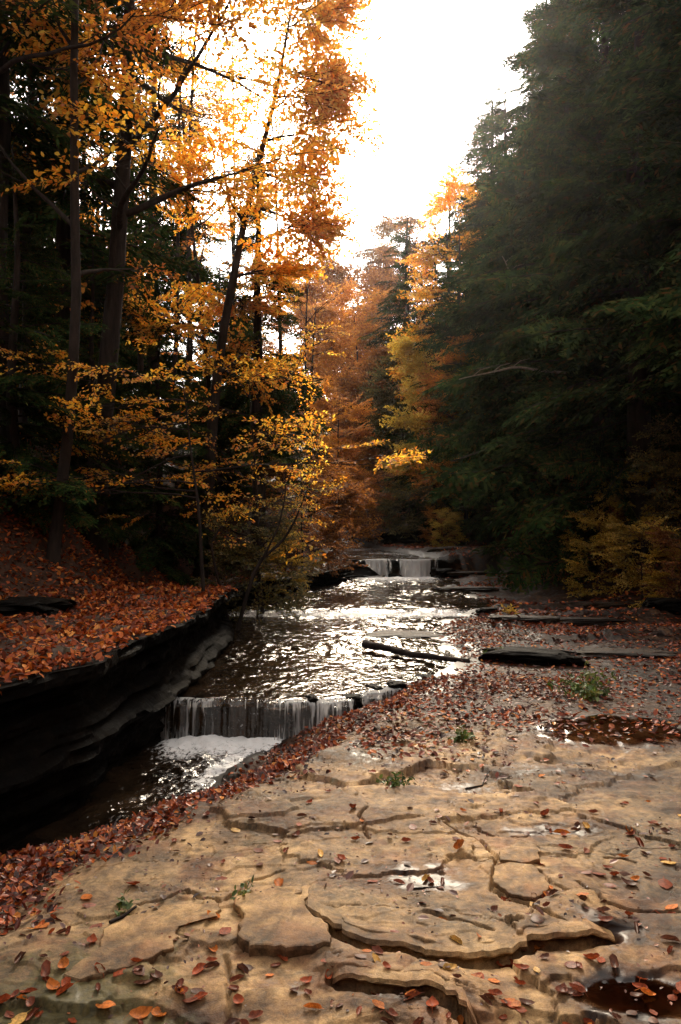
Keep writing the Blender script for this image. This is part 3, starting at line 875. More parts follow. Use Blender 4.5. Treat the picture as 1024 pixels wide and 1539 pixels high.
for k, (px, py, d, sx, lab) in enumerate([(940, 985, 8.9, 0.55, "thin dark ledge in the flat bed at the right edge, behind the leafy weed"), (870, 935, 11.8, 0.8, "thin dark ledge in the flat bed right of the shorter shelf"), (700, 880, 16.5, 0.6, "thin dark ledge left of the long low ledge stone"),
        (960, 905, 13.6, 0.9, "thin dark ledge near the dark lump at the right edge"), (820, 850, 20.0, 1.3, "long thin dark ledge just in front of the broad far one"), (745, 1107, 5.7, 0.0, ""), (730, 858, 19.5, 0.9, "thin dark ledge right of the block at the far waterfall")]):
    if sx: bpix(px, py, d, (sx, 0.20, 0.05), lab, 150 + k, 'rock_brown', rz=(-0.12, 0.1, 0.05, -0.08, 0.04, 0, -0.05)[k], dz=-0.005)
bpix(30, 925, 7.6, (0.42, 0.35, 0.12), "dark flat stone on the leafy shelf at the left edge", 119)
bpix(610, 945, 10.9, (0.55, 0.35, 0.08), "low wet brown rock just breaking the water of the creek", 121, 'rock_brown', dz=-0.02)
bpix(795, 822, 23.5, (2.0, 0.5, 0.22), "broad dark ledge stone behind the far flats", 122, 'rock_brown')
bpix(700, 835, 22.0, (0.9, 0.4, 0.16), "dark ledge stone right beyond the far waterfall", 123, 'rock_brown')
bpix(610, 790, 26.0, (0.7, 0.5, 0.45), "dark square block of rock under the trees above the far waterfall", 124)

for i, (px, y0, sx) in enumerate(((528, 0.03, 0.10), (566, 0.10, 0.06), (600, 0.02, 0.09), (655, 0.05, 0.10), (470, 0.02, 0.05))):
    x = X(px, 7.3); yy = float(lip(x)) + y0 + 0.04
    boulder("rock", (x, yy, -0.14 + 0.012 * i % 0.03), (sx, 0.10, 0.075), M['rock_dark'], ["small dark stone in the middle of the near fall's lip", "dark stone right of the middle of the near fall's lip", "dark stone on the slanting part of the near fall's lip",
            "dark stone at the right end of the near fall's lip", "smallest dark stone on the near fall's lip, left of the others"][i], 130 + i, 'rock', 0.5 * i % 0.9)

# a broken log and sticks
def log(name, pts, r, label, mat='bark', cat='log', stubs=True):
    tb = Tubes(); pts = np.array(pts, float)
    k = np.linspace(0, 1, 24); src = np.linspace(0, 1, len(pts))
    q = np.stack([np.interp(k, src, pts[:, i]) for i in range(3)], -1)
    q[:, 2] += 0.015 * perm_noise(k * 6, k * 0, 3); q[:, 1] += 0.02 * perm_noise(k * 5, k * 0 + 2, 4)
    rr = r * (1 - 0.45 * k) * (1 + 0.12 * perm_noise(k * 14, k * 0, 9))
    tb.add(q, rr, 10)
    tb.add(q[:2][::-1], rr[:2], 10)
    o = link(name, tb.mesh(name), M[mat])
    o2 = tag(o, label, cat)
    if stubs:
        t2 = Tubes()
        for i, (a, b, c) in ((7, (0.05, 0.02, 0.16)), (13, (0.1, -0.08, 0.09))):
            t2.add([q[i], q[i] + np.array((a, b, c)) * 0.5, q[i] + np.array((a, b, c))], [r * 0.35, r * 0.25, r * 0.1], 6)
        s = link("branch_stub", t2.mesh("branch_stub"), M[mat], o2)
    return o2
a, b_, c_ = P(548, 968, 0.0), P(620, 984, -0.01), P(705, 994, 0.0)
log("fallen_log", [a, (a + b_) / 2 + (0, 0, 0.01), b_, c_], 0.048, "dark fallen log lying half in the water of the creek", stubs=False)

# ------------------------------------------------------------------ leaves and trees
LEAF6 = np.array([(0, 0, 0), (0.30, 0.27, 0.05), (0.68, 0.24, 0.05), (1.0, 0, -0.03), (0.68, -0.24, 0.05), (0.30, -0.27, 0.05)])
def rots(n, rng, tilt=0.5, yaw=None):
    """random frames, mostly lying flat"""
    yaw = rng.uniform(0, 2 * PI, n) if yaw is None else yaw
    rx = rng.normal(0, tilt, n); ry = rng.normal(0, tilt, n)
    cy, sy = np.cos(yaw), np.sin(yaw); cx, sx = np.cos(rx), np.sin(rx); cp, sp = np.cos(ry), np.sin(ry)
    Rz = np.zeros((n, 3, 3)); Rz[:, 0, 0] = cy; Rz[:, 0, 1] = -sy; Rz[:, 1, 0] = sy; Rz[:, 1, 1] = cy; Rz[:, 2, 2] = 1
    Rx = np.zeros((n, 3, 3)); Rx[:, 0, 0] = 1; Rx[:, 1, 1] = cx; Rx[:, 1, 2] = -sx; Rx[:, 2, 1] = sx; Rx[:, 2, 2] = cx
    Ry = np.zeros((n, 3, 3)); Ry[:, 1, 1] = 1; Ry[:, 0, 0] = cp; Ry[:, 0, 2] = sp; Ry[:, 2, 0] = -sp; Ry[:, 2, 2] = cp
    return Rz @ Ry @ Rx

def leaves_at(pos, rng, size, tilt=0.5, yaw=None):
    n = len(pos)
    R = rots(n, rng, tilt, yaw)
    s = size * rng.uniform(0.65, 1.25, n)
    return np.einsum('nij,kj->nki', R, LEAF6) * s[:, None, None] + pos[:, None]

def leaf_mesh(name, LV):
    n, k, _ = LV.shape
    base = (np.arange(n) * k)[:, None]
    if k == 6:
        f = np.concatenate((base + np.array([0, 5, 4, 3]), base + np.array([0, 3, 2, 1])))
    else:
        f = base + np.arange(4)
    return mesh_np(name, LV.reshape(-1, 3), [f], smooth=False)

# --- broadleaf spray: a flat fan of twigs with leaves along them, about 1 m long
def beech_spray(seed, leaf=0.070, dens=1.3):
    rng = np.random.default_rng(seed)
    tw = []; pos = []; yaw = []
    L = 1.0
    def walk(p, a, length, r):
        n = max(2, int(length / 0.12)); q = [p]
        for i in range(n):
            a += rng.normal(0, 0.12)
            p = p + np.array((math.cos(a), math.sin(a), -0.04 + rng.normal(0, 0.06))) * length / n
            q.append(p)
        tw.append((np.array(q), r)); return np.array(q), a
    main, _ = walk(np.zeros(3), 0.0, L, 0.006)
    axes = [(main, 0.0, L)]
    side = 1
    for k in range(1, len(main) - 1):
        side = -side
        l = 0.55 * (1 - k / len(main)) + 0.12
        q, a = walk(main[k], side * rng.uniform(0.6, 1.0), l, 0.003)
        axes.append((q, a, l))
    for q, a, l in axes:
        n = max(2, int(l / 0.045 * dens))
        t = np.sort(rng.uniform(0.15, 1.0, n)); src = np.linspace(0, 1, len(q))
        p = np.stack([np.interp(t, src, q[:, i]) for i in range(3)], -1)
        dirn = math.atan2(q[-1][1] - q[0][1], q[-1][0] - q[0][0])
        for i in range(n):
            pos.append(p[i]); yaw.append(dirn + (1 if i % 2 else -1) * rng.uniform(0.4, 1.0))
    LV = leaves_at(np.array(pos), rng, leaf, 0.45, np.array(yaw))
    return tw, LV

# --- hemlock spray: feathery flat branch, unit length along +X
def hem_spray(seed, n1=20, step=0.024):
    rng = np.random.default_rng(seed)
    out = []
    for i in range(n1):
        t = 0.10 + 0.90 * i / (n1 - 1)
        for s in (-1, 1):
            if rng.random() < 0.10: continue
            l2 = (0.42 * (1 - t) ** 0.75 * (0.35 + 0.65 * min(1, t / 0.25)) + 0.07) * rng.uniform(0.65, 1.15)
            a = s * rng.uniform(0.75, 1.05) * (1 - 0.35 * t)
            d = np.array((math.cos(a), math.sin(a), rng.normal(-0.12, 0.10)))
            m = max(2, int(l2 / step))
            for k in range(m):
                u = (k + 0.6) / m
                p = np.array((t, 0, 0)) + d * l2 * u + np.array((0, 0, -0.35 * (l2 * u) ** 2))
                for s2 in (-1, 1):
                    if rng.random() < 0.08: continue
                    b = a + s2 * rng.uniform(0.6, 1.0)
                    ln = (0.066 * (1 - 0.55 * u) + 0.015) * rng.uniform(0.7, 1.2)
                    e = np.array((math.cos(b), math.sin(b), rng.normal(-0.15, 0.22)))
                    pr = np.array((-math.sin(b), math.cos(b), rng.normal(0, 0.35))) * 0.0095
                    out.append((p, p + e * ln * 0.5 + pr, p + e * ln, p + e * ln * 0.5 - pr))
    return np.array(out)

HS = [hem_spray(200 + i) for i in range(5)]
BS = [beech_spray(300 + i) for i in range(5)]
BSs = [beech_spray(320 + i, 0.075, 0.5) for i in range(4)]

def frame(d, roll=0.0):
    x = d / (np.linalg.norm(d) + 1e-9)
    y = np.cross((0, 0, 1), x); n = np.linalg.norm(y)
    y = y / n if n > 1e-3 else np.array((0, 1, 0))
    z = np.cross(x, y)
    if roll:
        y, z = y * math.cos(roll) + z * math.sin(roll), z * math.cos(roll) - y * math.sin(roll)
    return np.stack((x, y, z), 1)

def path(p0, d0, L, n, rng, wob=0.1, up=0.0):
    p = np.array(p0, float); d = np.array(d0, float); d /= np.linalg.norm(d); q = [p.copy()]
    for i in range(n):
        d = d + rng.normal(0, wob, 3) + np.array((0, 0, up)); d /= np.linalg.norm(d)
        p = p + d * L / n; q.append(p.copy())
    return np.array(q)

def hemlock_mesh(seed, h, spread, r0, base=0.06, nb=190, bare_top=False, gaps=0.0, face=None):
    """trunk + tiers of drooping branches; returns (trunk mesh, crown mesh)"""
    rng = np.random.default_rng(seed)
    tb = Tubes()
    m = 14
    tz = np.linspace(0, h, m)
    tp = np.stack((0.10 * perm_noise(tz * 0.35, tz * 0, seed), 0.10 * perm_noise(tz * 0.35, tz * 0 + 9, seed), tz - 0.25 * (tz == 0)), -1)
    tb.add(tp, r0 * (1 - tz / h) ** 0.8 + 0.012, 8)
    parts = []
    for i in range(nb):
        t = base + (1 - base) * (i + rng.random()) / nb
        if i >= nb - 26: t = 0.86 + 0.135 * rng.random()
        z = t * h
        if gaps and perm_noise(np.array([z * 0.9]), np.array([1.1]), seed)[0] < -0.25 and rng.random() < gaps: continue
        q = (t - base) / (1 - base)
        L = spread * ((1 - q) ** 0.75 * (0.62 + 0.38 * min(1, q / 0.15)) + 0.05) * rng.uniform(0.55, 1.12)
        az = rng.uniform(0, 2 * PI) if face is None or rng.random() < 0.35 else face + rng.normal(0, 0.8)
        pit = 0.38 * q - 0.10 + rng.normal(0, 0.12)
        c = np.array((np.interp(z, tz, tp[:, 0]), np.interp(z, tz, tp[:, 1]), z))
        d = np.array((math.cos(az) * math.cos(pit), math.sin(az) * math.cos(pit), math.sin(pit)))
        R = frame(d, rng.normal(0, 0.45))
        S = HS[rng.integers(len(HS))]
        V = S * L
        V = V.copy(); u = V[..., 0] / max(L, 1e-3)
        V[..., 2] -= (0.16 + 0.1 * rng.random()) * L * u ** 2
        parts.append(V @ R.T + c)
        k = np.linspace(0, 0.95, 5)
        br = np.stack((k * L, 0 * k, -0.2 * L * k ** 2), -1) @ R.T + c
        tb.add(br, 0.010 * L * (1 - 0.85 * k) + 0.003, 4)
    return tb.mesh("trunk"), leaf_mesh("crown", np.concatenate(parts))

def place_sprays(parts, tb, pts, dirs, rng, scale=(0.7, 1.2), lib=None, twigs=True, flat=0.25, sag=0.0):
    lib = lib or BS
    for p, d in zip(pts, dirs):
        tw, LV = lib[rng.integers(len(lib))]
        s = rng.uniform(*scale)
        d = np.array((d[0], d[1], d[2] * 0.5 + rng.normal(0, 0.12) - sag))
        R = frame(d, rng.normal(0, flat))
        parts.append((LV * s) @ R.T + p if True else None)
        if twigs:
            for q, r in tw[:4]:
                tb.add((q * s) @ R.T + p, [r] * (len(q) - 1) + [r * 0.5], 3, cap=False)

def broadleaf_mesh(seed, h, r0, crown0=0.3, nl=14, reach=2.5, lean=(0, 0), face=None, fw=0.9, nsub=5, nspray=5, lib=None, scale=(0.7, 1.2), up=0.03, pitch=(0.15, 0.7), wob=0.10, sag=0.0, leafless=0.0, top=True):
    rng = np.random.default_rng(seed)
    tb = Tubes(); parts = []
    n = 16
    trunk = path((0, 0, -0.2), (lean[0], lean[1], 1), h + 0.2, n, rng, 0.035, 0.02)
    k = np.linspace(0, 1, n + 1)
    tr = r0 * (1 - 0.88 * k); tr[0] *= 1.35
    tb.add(trunk, tr, 9)
    for i in range(nl):
        t = crown0 + (1 - crown0) * (i + rng.random() * 0.8) / nl
        p = np.array([np.interp(t, k, trunk[:, j]) for j in range(3)])
        az = rng.uniform(0, 2 * PI) if face is None or rng.random() < 0.2 else face + rng.normal(0, fw)
        pi_ = rng.uniform(*pitch)
        L = reach * (1.0 - 0.45 * (t - crown0) / (1 - crown0)) * rng.uniform(0.6, 1.15)
        d = (math.cos(az) * math.cos(pi_), math.sin(az) * math.cos(pi_), math.sin(pi_))
        lp = path(p, d, L, 9, rng, wob, up)
        rl = r0 * (1 - 0.8 * t) * 0.45
        kk = np.linspace(0, 1, 10)
        tb.add(lp, rl * (1 - 0.85 * kk) + 0.004, 6)
        bare = rng.random() < leafless
        for j in range(nsub):
            u = 0.25 + 0.75 * (j + rng.random()) / nsub
            q0 = np.array([np.interp(u, kk, lp[:, c]) for c in range(3)])
            dd = lp[min(9, int(u * 9) + 1) if int(u * 9) + 1 <= 9 else 9] - lp[int(u * 9) - 1 if int(u * 9) > 0 else 0]
            a2 = math.atan2(dd[1], dd[0]) + rng.choice((-1, 1)) * rng.uniform(0.3, 1.0)
            sd = np.array((math.cos(a2), math.sin(a2), rng.normal(0.15, 0.2)))
            sp = path(q0, sd, L * 0.45 * (1.15 - 0.6 * u), 5, rng, wob, 0.01)
            tb.add(sp, (rl * 0.35 * (1 - u * 0.6)) * (1 - 0.8 * np.linspace(0, 1, 6)) + 0.003, 4)
            if bare: continue
            ix = rng.integers(1, 6, nspray)
            place_sprays(parts, tb, sp[ix], [sd + rng.normal(0, 0.55, 3) for _ in ix], rng, scale, lib, sag=sag)
    return tb.mesh("trunk"), (leaf_mesh("crown", np.concatenate(parts)) if parts else None)

def tree(name, meshes, leafmat, loc, label, cat='tree', group=None, rz=0.0, sc=1.0, bark='bark'):
    e = empty(name, loc, rz); e.scale = (sc, sc, sc)
    tag(e, label, cat, group)
    link("trunk", meshes[0], M[bark], e)
    if meshes[1] is not None:
        me = meshes[1]
        o = link("crown", me, M[leafmat], e)
        if me.materials and me.materials[0] != M[leafmat]:
            o.material_slots[0].link = 'OBJECT'; o.material_slots[0].material = M[leafmat]
    return e

def put(px, d, dz=-0.1):
    x = X(px, d); return (x, d, Hs(x, d) + dz)

# ------------------------------------------------------------------ right bank: the hemlocks
G_R = 'hemlocks on the right bank'
HM = [hemlock_mesh(401, 15, 3.6, 0.22, 0.14, 260), hemlock_mesh(402, 13, 3.2, 0.18, 0.03, 210), hemlock_mesh(403, 11, 2.9, 0.15, 0.02, 190), hemlock_mesh(404, 16, 3.0, 0.24, 0.10, 200, gaps=0.7)]
def hem(i, px, d, sc, rz, label, group=G_R, dz=-0.1):
    return tree("hemlock_tree", HM[i], 'needle', put(px, d, dz), label, 'tree', group, rz, sc)
hem(0, 1120, 13.5, 1.10, 0.3, "tall dark hemlock filling the right edge of the photo")
hem(3, 960, 15.5, 1.05, 1.3, "tall hemlock with thin open top against the white sky")
hem(1, 905, 17.5, 1.20, 2.2, "dense hemlock second from the right edge, boughs hanging over the bank foot")
hem(0, 850, 20.5, 1.02, 4.0, "broad hemlock with low boughs above the long ledge stone")
hem(2, 800, 23.0, 1.15, 5.1, "hemlock with shelf-like boughs in the middle of the dark right wall")
hem(1, 760, 26.0, 1.05, 0.9, "hemlock whose crown makes the lower step of the dark skyline")
hem(2, 690, 28.0, 0.95, 2.7, "shorter hemlock leaning boughs above the dark square block")
hem(0, 740, 33.0, 0.98, 3.3, "hemlock behind the yellow tree on the right slope")
hem(1, 612, 37.0, 1.02, 0.6, "slender hazy hemlock farthest down the valley on the right")
hem(2, 655, 36.0, 1.0, 1.9, "grey-green hemlock in haze under the yellow tree")
hem(0, 980, 21.0, 1.05, 5.5, "hemlock high on the bank behind the front row at right")
hem(1, 880, 25.0, 1.25, 0.1, "hemlock high on the bank behind the broad low-boughed one")
hem(0, 1100, 18.0, 1.1, 2.5, "hemlock whose trunk stands just outside the right edge")
hem(1, 820, 30.0, 1.25, 4.4, "hemlock in the second row above the lower skyline step")
hem(2, 740, 24.0, 0.5, 1.4, "young hemlock crouching above the black hollow of the bank", dz=0)
hem(2, 640, 29.5, 0.55, 3.0, "young dark hemlock right above the far waterfall", dz=0)

# golden and rusty trees down the valley
BM = [broadleaf_mesh(501, 11, 0.14, 0.18, 18, 2.6, nsub=6, nspray=6, scale=(0.9, 1.5)), broadleaf_mesh(502, 9, 0.11, 0.12, 16, 2.3, nsub=6, nspray=6, scale=(0.9, 1.5)),
      broadleaf_mesh(503, 12, 0.13, 0.25, 14, 2.4, nsub=5, nspray=4, lib=BSs, scale=(0.9, 1.4))]
def dec(i, mat, px, d, sc, rz, label, group='autumn trees down the valley', dz=-0.1):
    return tree("autumn_tree", BM[i], mat, put(px, d, dz), label, 'tree', group, rz, sc)
dec(0, 'gold', 685, 31.0, 1.0, 0.4, "bright yellow tree showing between the hemlocks on the right")
dec(2, 'rust', 672, 38.0, 1.15, 2.2, "thin brownish tree top above the bright yellow tree")
dec(1, 'yellow', 648, 27.5, 0.75, 1.1, "small yellow-green tree at the foot of the right slope")
dec(1, 'orange', 700, 26.0, 0.7, 3.1, "small orange tree half hidden under hemlock boughs")
dec(0, 'rust', 575, 52.0, 0.95, 0.2, "hazy brown tree closing the valley, right of the gap")
dec(1, 'orange', 545, 46.0, 1.2, 4.2, "orange tree in the middle of the valley gap")
dec(2, 'rust', 520, 58.0, 1.3, 5.0, "far rusty tree at the left of the valley gap")
dec(0, 'orange', 470, 40.0, 1.0, 1.7, "orange-brown tree behind the creek bend at left")
dec(1, 'rust', 560, 36.0, 0.85, 3.6, "low rusty tree above the upper creek")
dec(1, 'olive', 600, 33.0, 0.75, 2.9, "low olive tree above the upper creek")
dec(1, 'rust', 508, 54.0, 1.55, 2.6, "broad rusty tree closing the low end of the valley gap")
dec(1, 'orange', 478, 50.0, 1.45, 0.4, "broad orange-brown tree at the left end of the valley gap, behind the bend")
dec(1, 'rust', 548, 60.0, 1.6, 5.4, "broad brown tree behind the orange one in the middle of the gap")
dec(0, 'rust', 430, 48.0, 1.2, 0.9, "far brown tree behind the left trunks")
dec(2, 'olive', 555, 70.0, 1.3, 0.9, "farthest grey-green tree in the haze of the gap")
dec(0, 'rust', 610, 66.0, 1.3, 2.0, "farthest brown tree in the haze of the gap")
dec(1, 'orange', 500, 30.0, 0.62, 2.0, "small orange tree on the left bank of the upper creek")
dec(1, 'rust', 535, 31.5, 0.45, 0.5, "little rusty tree standing over the creek bend")

# ------------------------------------------------------------------ left bank
GL = 'forest trees on the left bank'
big = broadleaf_mesh(601, 13.5, 0.17, 0.34, 22, 2.9, (0.02, 0.0), face=-0.1, fw=1.1, nsub=5, nspray=3, lib=BS + BSs, scale=(0.75, 1.25), pitch=(-0.1, 0.3), up=0.0, sag=0.05)
tree("beech_tree", big, 'gold', put(140, 11.5), "dark trunked beech spreading golden boughs over the creek, tallest at left", 'tree', GL)
b2 = broadleaf_mesh(602, 11, 0.13, 0.35, 14, 1.7, (0.04, 0), face=0.0, fw=1.0, nsub=6, nspray=5, scale=(0.75, 1.2), pitch=(0.0, 0.5), up=0.0)
tree("beech_tree", b2, 'gold', put(300, 14.5), "golden beech behind the dark conifer at the water's side", 'tree', GL)
b3 = broadleaf_mesh(603, 12, 0.12, 0.45, 14, 2.6, nsub=5, nspray=4, scale=(0.7, 1.1), pitch=(0.1, 0.6))
tree("beech_tree", b3, 'orange', put(20, 10.0), "orange leaved beech at the left edge of the photo", 'tree', GL)
tree("beech_tree", b3, 'gold', put(350, 24.0), "smaller golden beech at the far end of the left wood", 'tree', GL, 2.0, 0.9)
thin = [broadleaf_mesh(610 + i, 12, 0.065, 0.25, 16, 1.7, ((-1) ** i * 0.04, 0), nsub=4, nspray=1, lib=BSs, scale=(0.6, 1.0), pitch=(0.3, 1.0), leafless=0.55) for i in range(4)]
for i, (px, d, sc, lab, mt) in enumerate([
    (75, 9.5, 1.15, "bare dark trunk between the two at the left edge", 'orange'), (35, 12.5, 1.3, "thick dark trunk with a slight lean near the left edge", 'rust'),
    (185, 14.0, 1.0, "thin dark trunk just right of the tallest beech", 'orange'), (215, 16.5, 1.1, "thin trunk leaning right among the left trunks", 'orange'),
    (250, 18.0, 1.0, "slim trunk third from the conifer in the left wood", 'rust'), (285, 19.0, 1.2, "slim trunk against the sky in the middle of the left wood", 'rust'),
    (330, 17.0, 1.0, "slim trunk just left of the conifer at the water", 'orange'), (425, 21.0, 1.0, "slim trunk just right of the conifer at the water", 'gold'),
    (110, 20.0, 1.2, "slim trunk deep behind the tallest beech", 'rust'), (465, 27.0, 1.0, "thin trunk at the far end of the left wood", 'rust'),
    (5, 15.0, 1.2, "dark trunk cut by the left edge of the photo", 'rust'), (350, 26.0, 1.2, "thin far trunk behind the golden beech", 'rust'),
    (150, 24.0, 1.3, "thin far trunk in the light gap of the left wood", 'rust'), (230, 27.0, 1.3, "thin far trunk deep in the left wood", 'rust')]):
    tree("bare_tree", thin[i % 4], mt, put(px, d), lab, 'tree', 'thin trunks of the left wood', i * 1.7, sc)
HL = [hemlock_mesh(421, 12, 2.4, 0.20, 0.25, 120, gaps=0.8), hemlock_mesh(422, 6, 2.0, 0.09, 0.02, 120)]
def heml(m, px, d, sc, rz, label, dz=-0.1):
    return tree("hemlock_tree", m, 'needle', put(px, d, dz), label, 'tree', 'conifers in the left wood', rz, sc)
heml(HL[0], 388, 16.5, 0.75, 0.6, "dark conifer beside the creek under the golden boughs")
heml(HL[0], 100, 13.0, 1.1, 2.6, "dark conifer behind the tallest beech")
heml(HL[0], -10, 11.0, 1.15, 4.1, "dark conifer in the top corner at left")
heml(HL[0], 230, 22.0, 1.0, 5.3, "conifer farther back among the thin trunks at left")
heml(HL[1], 20, 9.8, 0.75, 0.2, "low dark hemlock on the leafy slope at the left edge", 0)
heml(HL[1], 140, 11.8, 0.70, 1.9, "low dark hemlock under the tallest beech", 0)
heml(HL[1], 240, 14.0, 0.75, 3.7, "low dark hemlock in the shade behind the leafy shelf", 0)
heml(HL[1], 330, 17.5, 0.85, 5.0, "low dark hemlock behind the yellow sapling", 0)
heml(HL[1], 80, 15.5, 1.0, 2.9, "low hemlock deep in the dark of the left wood", 0)
heml(HL[1], 420, 22.0, 0.7, 0.9, "low hemlock at the far left of the creek bend", 0)

for px, d, sc, rz, lab in [(-30, 18, 1.15, 0.3, "shady hemlock filling the dark behind the left edge"), (60, 21, 1.2, 1.1, "shady hemlock in the second row behind the two left trunks"), (150, 19, 1.05, 2.3, "shady hemlock in the second row behind the tallest beech"),
                           (215, 24, 1.25, 3.3, "shady hemlock filling the light gap low down in the left wood"), (285, 23, 1.1, 4.4, "shady hemlock behind the slim trunks left of the conifer"), (345, 26, 1.1, 5.3, "shady hemlock behind the conifer beside the creek"), (180, 30, 1.5, 0.8, "deepest shady hemlock of the left wood")]:
    heml(HL[1], px, d, sc, rz, lab)

# yellow saplings in front of the dark
s1 = broadleaf_mesh(631, 3.7, 0.035, 0.55, 12, 2.5, (-0.08, 0), face=PI * 1.0, fw=0.35, nsub=4, nspray=2, lib=BS + BSs, scale=(0.5, 0.8), pitch=(-0.15, 0.2), up=-0.025)
tree("beech_sapling", s1, 'gold', put(310, 9.8), "slender sapling with golden sprays reaching left over the dark shade", 'sapling', 'saplings on the left bank')
s2 = broadleaf_mesh(632, 4.2, 0.04, 0.30, 12, 1.5, (0.05, 0), nsub=4, nspray=2, lib=BSs, scale=(0.5, 0.9), pitch=(0.0, 0.5))
tree("beech_sapling", s2, 'gold', put(395, 13.0), "yellow leaved sapling on the bank right of the sapling reaching left", 'sapling', 'saplings on the left bank')
s3 = broadleaf_mesh(633, 2.4, 0.03, 0.15, 14, 1.2, (0.1, 0), nsub=4, nspray=4, scale=(0.5, 0.8), pitch=(0.0, 0.6))
tree("autumn_shrub", s3, 'olive', put(385, 12.6), "low olive and orange bush below the yellow sapling", 'bush', 'bushes along the creek', 0.0, 0.7)
tree("autumn_shrub", s3, 'rust', put(455, 17.5), "rusty bush on the far ledge at the creek", 'bush', 'bushes along the creek', 2.0, 1.0)
tree("autumn_shrub", s3, 'yellow', put(430, 15.5), "small yellow bush standing on the low dark ledge", 'bush', 'bushes along the creek', 4.0, 0.55)
tree("autumn_shrub", s3, 'orange', put(500, 26), "orange bush at the bend of the upper creek", 'bush', 'bushes along the creek', 1.0, 1.1)
tree("autumn_shrub", s3, 'rust', put(555, 27), "brown bush over the far waterfall", 'bush', 'bushes along the creek', 3.0, 0.9)
tree("autumn_shrub", s3, 'olive', put(615, 26), "olive bush above the block beyond the far waterfall", 'bush', 'bushes along the creek', 5.0, 0.75)
# right bank undergrowth
for px, d, sc, rz, mt, lab in [
    (900, 15.5, 0.62, 0.2, 'yellow', "yellow-green bush low on the right bank above the long ledge stone"), (965, 13.6, 0.55, 1.3, 'yellow', "leafy olive bush halfway up the right bank"),
    (1030, 12.8, 0.5, 2.2, 'rust', "rusty bush at the right edge of the bank"), (868, 17.5, 0.5, 3.1, 'rust', "low reddish bush at the foot of the right bank"),
    (985, 15.2, 0.75, 4.5, 'yellow', "green-gold bush high on the right bank"), (1045, 14.2, 0.8, 5.2, 'olive', "bush cut by the right edge high on the bank"),
    (930, 16.6, 0.8, 0.9, 'rust', "brown bush under the hemlocks on the right bank"), (660, 25.0, 0.45, 2.9, 'orange', "small orange bush under the young hemlock"),
    (670, 23.5, 0.42, 0.4, 'yellow', "bright yellow-green spray standing out of the dark below the hemlocks")]:
    tree("bank_shrub", s3, mt, put(px, d, -0.05), lab, 'bush', 'bushes on the right bank', rz, sc)

# leaning sapling with long curved bare stems above the ledge corner
tb = Tubes()
b0 = np.array(put(352, 11.3, -0.05))
def stem(pix, d, r, base=None):
    pts = [np.array((X(px, dd), dd, Zat(py, dd))) for (px, py), dd in zip(pix, d)]
    if base is not None: pts[0] = base
    pts = np.array(pts); k = np.linspace(0, 1, 14); s = np.linspace(0, 1, len(pts))
    q = np.stack([np.interp(k, s, pts[:, i]) for i in range(3)], -1)
    q[1:-1] = (q[:-2] + q[1:-1] * 2 + q[2:]) / 4
    tb.add(q - b0, r * (1 - 0.8 * k) + 0.003, 6)
    return q
q1 = stem([(352, 862), (385, 845), (425, 815), (445, 780), (462, 735)], (11.3, 11.4, 11.5, 11.6, 11.7), 0.032, b0)
q2 = stem([(352, 862), (320, 840), (318, 810), (345, 778), (370, 745)], (11.3, 11.2, 11.2, 11.3, 11.4), 0.022, b0)
q3 = stem([(395, 840), (420, 790), (430, 740), (428, 700)], (11.4, 11.5, 11.6, 11.7), 0.016)
rng = np.random.default_rng(7); parts = []
for q in (q1, q2, q3):
    ix = rng.integers(7, 14, 5)
    place_sprays(parts, tb, q[ix] - b0, [rng.normal(0, 1, 3) + (0, 0, 0.4) for _ in ix], rng, (0.3, 0.6), BSs)
e = empty("leaning_sapling", b0)
tag(e, "leaning sapling with long curved bare stems at the end of the rock ledge", 'sapling')
link("trunk", tb.mesh("trunk"), M['bark'], e)
link("crown", leaf_mesh("crown", np.concatenate(parts)), M['yellow'], e)

# pale dead branches among the hemlocks
def dead_branch(label, pix, d, r):
    t = Tubes(); pts = np.array([(X(px, d), d, Zat(py, d)) for px, py in pix])
    k = np.linspace(0, 1, 14); s = np.linspace(0, 1, len(pts))
    q = np.stack([np.interp(k, s, pts[:, i]) for i in range(3)], -1); q[:, 1] += 0.1 * perm_noise(k * 4, k * 0, 2)
    t.add(q, r * (1 - 0.7 * k), 6)
    for i in (5, 8, 11):
        t.add([q[i], q[i] + (0.15, -0.1, 0.12), q[i] + (0.34, -0.15, 0.16)], [r * 0.4, r * 0.3, r * 0.12], 4)
    tag(link("dead_branch", t.mesh("dead_branch"), M['bark_pale']), label, 'branch', 'bare pale branches')
dead_branch("bare pale branch reaching out level from the dark hemlocks", [(850, 560), (775, 552), (735, 560), (690, 570)], 17.0, 0.03)
dead_branch("short bare pale branch with a fork, higher among the hemlocks", [(770, 440), (772, 425), (765, 405), (755, 385)], 20.0, 0.03)

# ------------------------------------------------------------------ small plants
def weed(name, px, py, label, n, hgt, seed, mat='green', leafs=0.06, cat='plant'):
    rng = np.random.default_rng(seed); p = P(px, py); z = Hs(p[0], p[1])
    e = empty(name, (p[0], p[1], z - 0.01)); tag(e, label, cat, 'small green plants on the rock')
    t = Tubes(); parts = []
    for i in range(n):
        a = rng.uniform(0, 2 * PI); rr = rng.uniform(0, 0.10) * hgt / 0.2
        d = (math.cos(a) * 0.7, math.sin(a) * 0.7, rng.uniform(0.5, 1.4))
        q = path((rr * math.cos(a), rr * math.sin(a), 0), d, hgt * rng.uniform(0.5, 1.1), 5, rng, 0.15, -0.06)
        t.add(q, 0.003, 4, cap=False)
        for k in range(1, 6):
            pp = np.repeat(q[k][None], 3, 0) + rng.normal(0, 0.012, (3, 3))
            parts.append(leaves_at(pp, rng, leafs, 0.7))
    link("stem", t.mesh("stem"), M[mat], e)
    link("foliage", leaf_mesh("foliage", np.concatenate(parts)), M[mat], e)
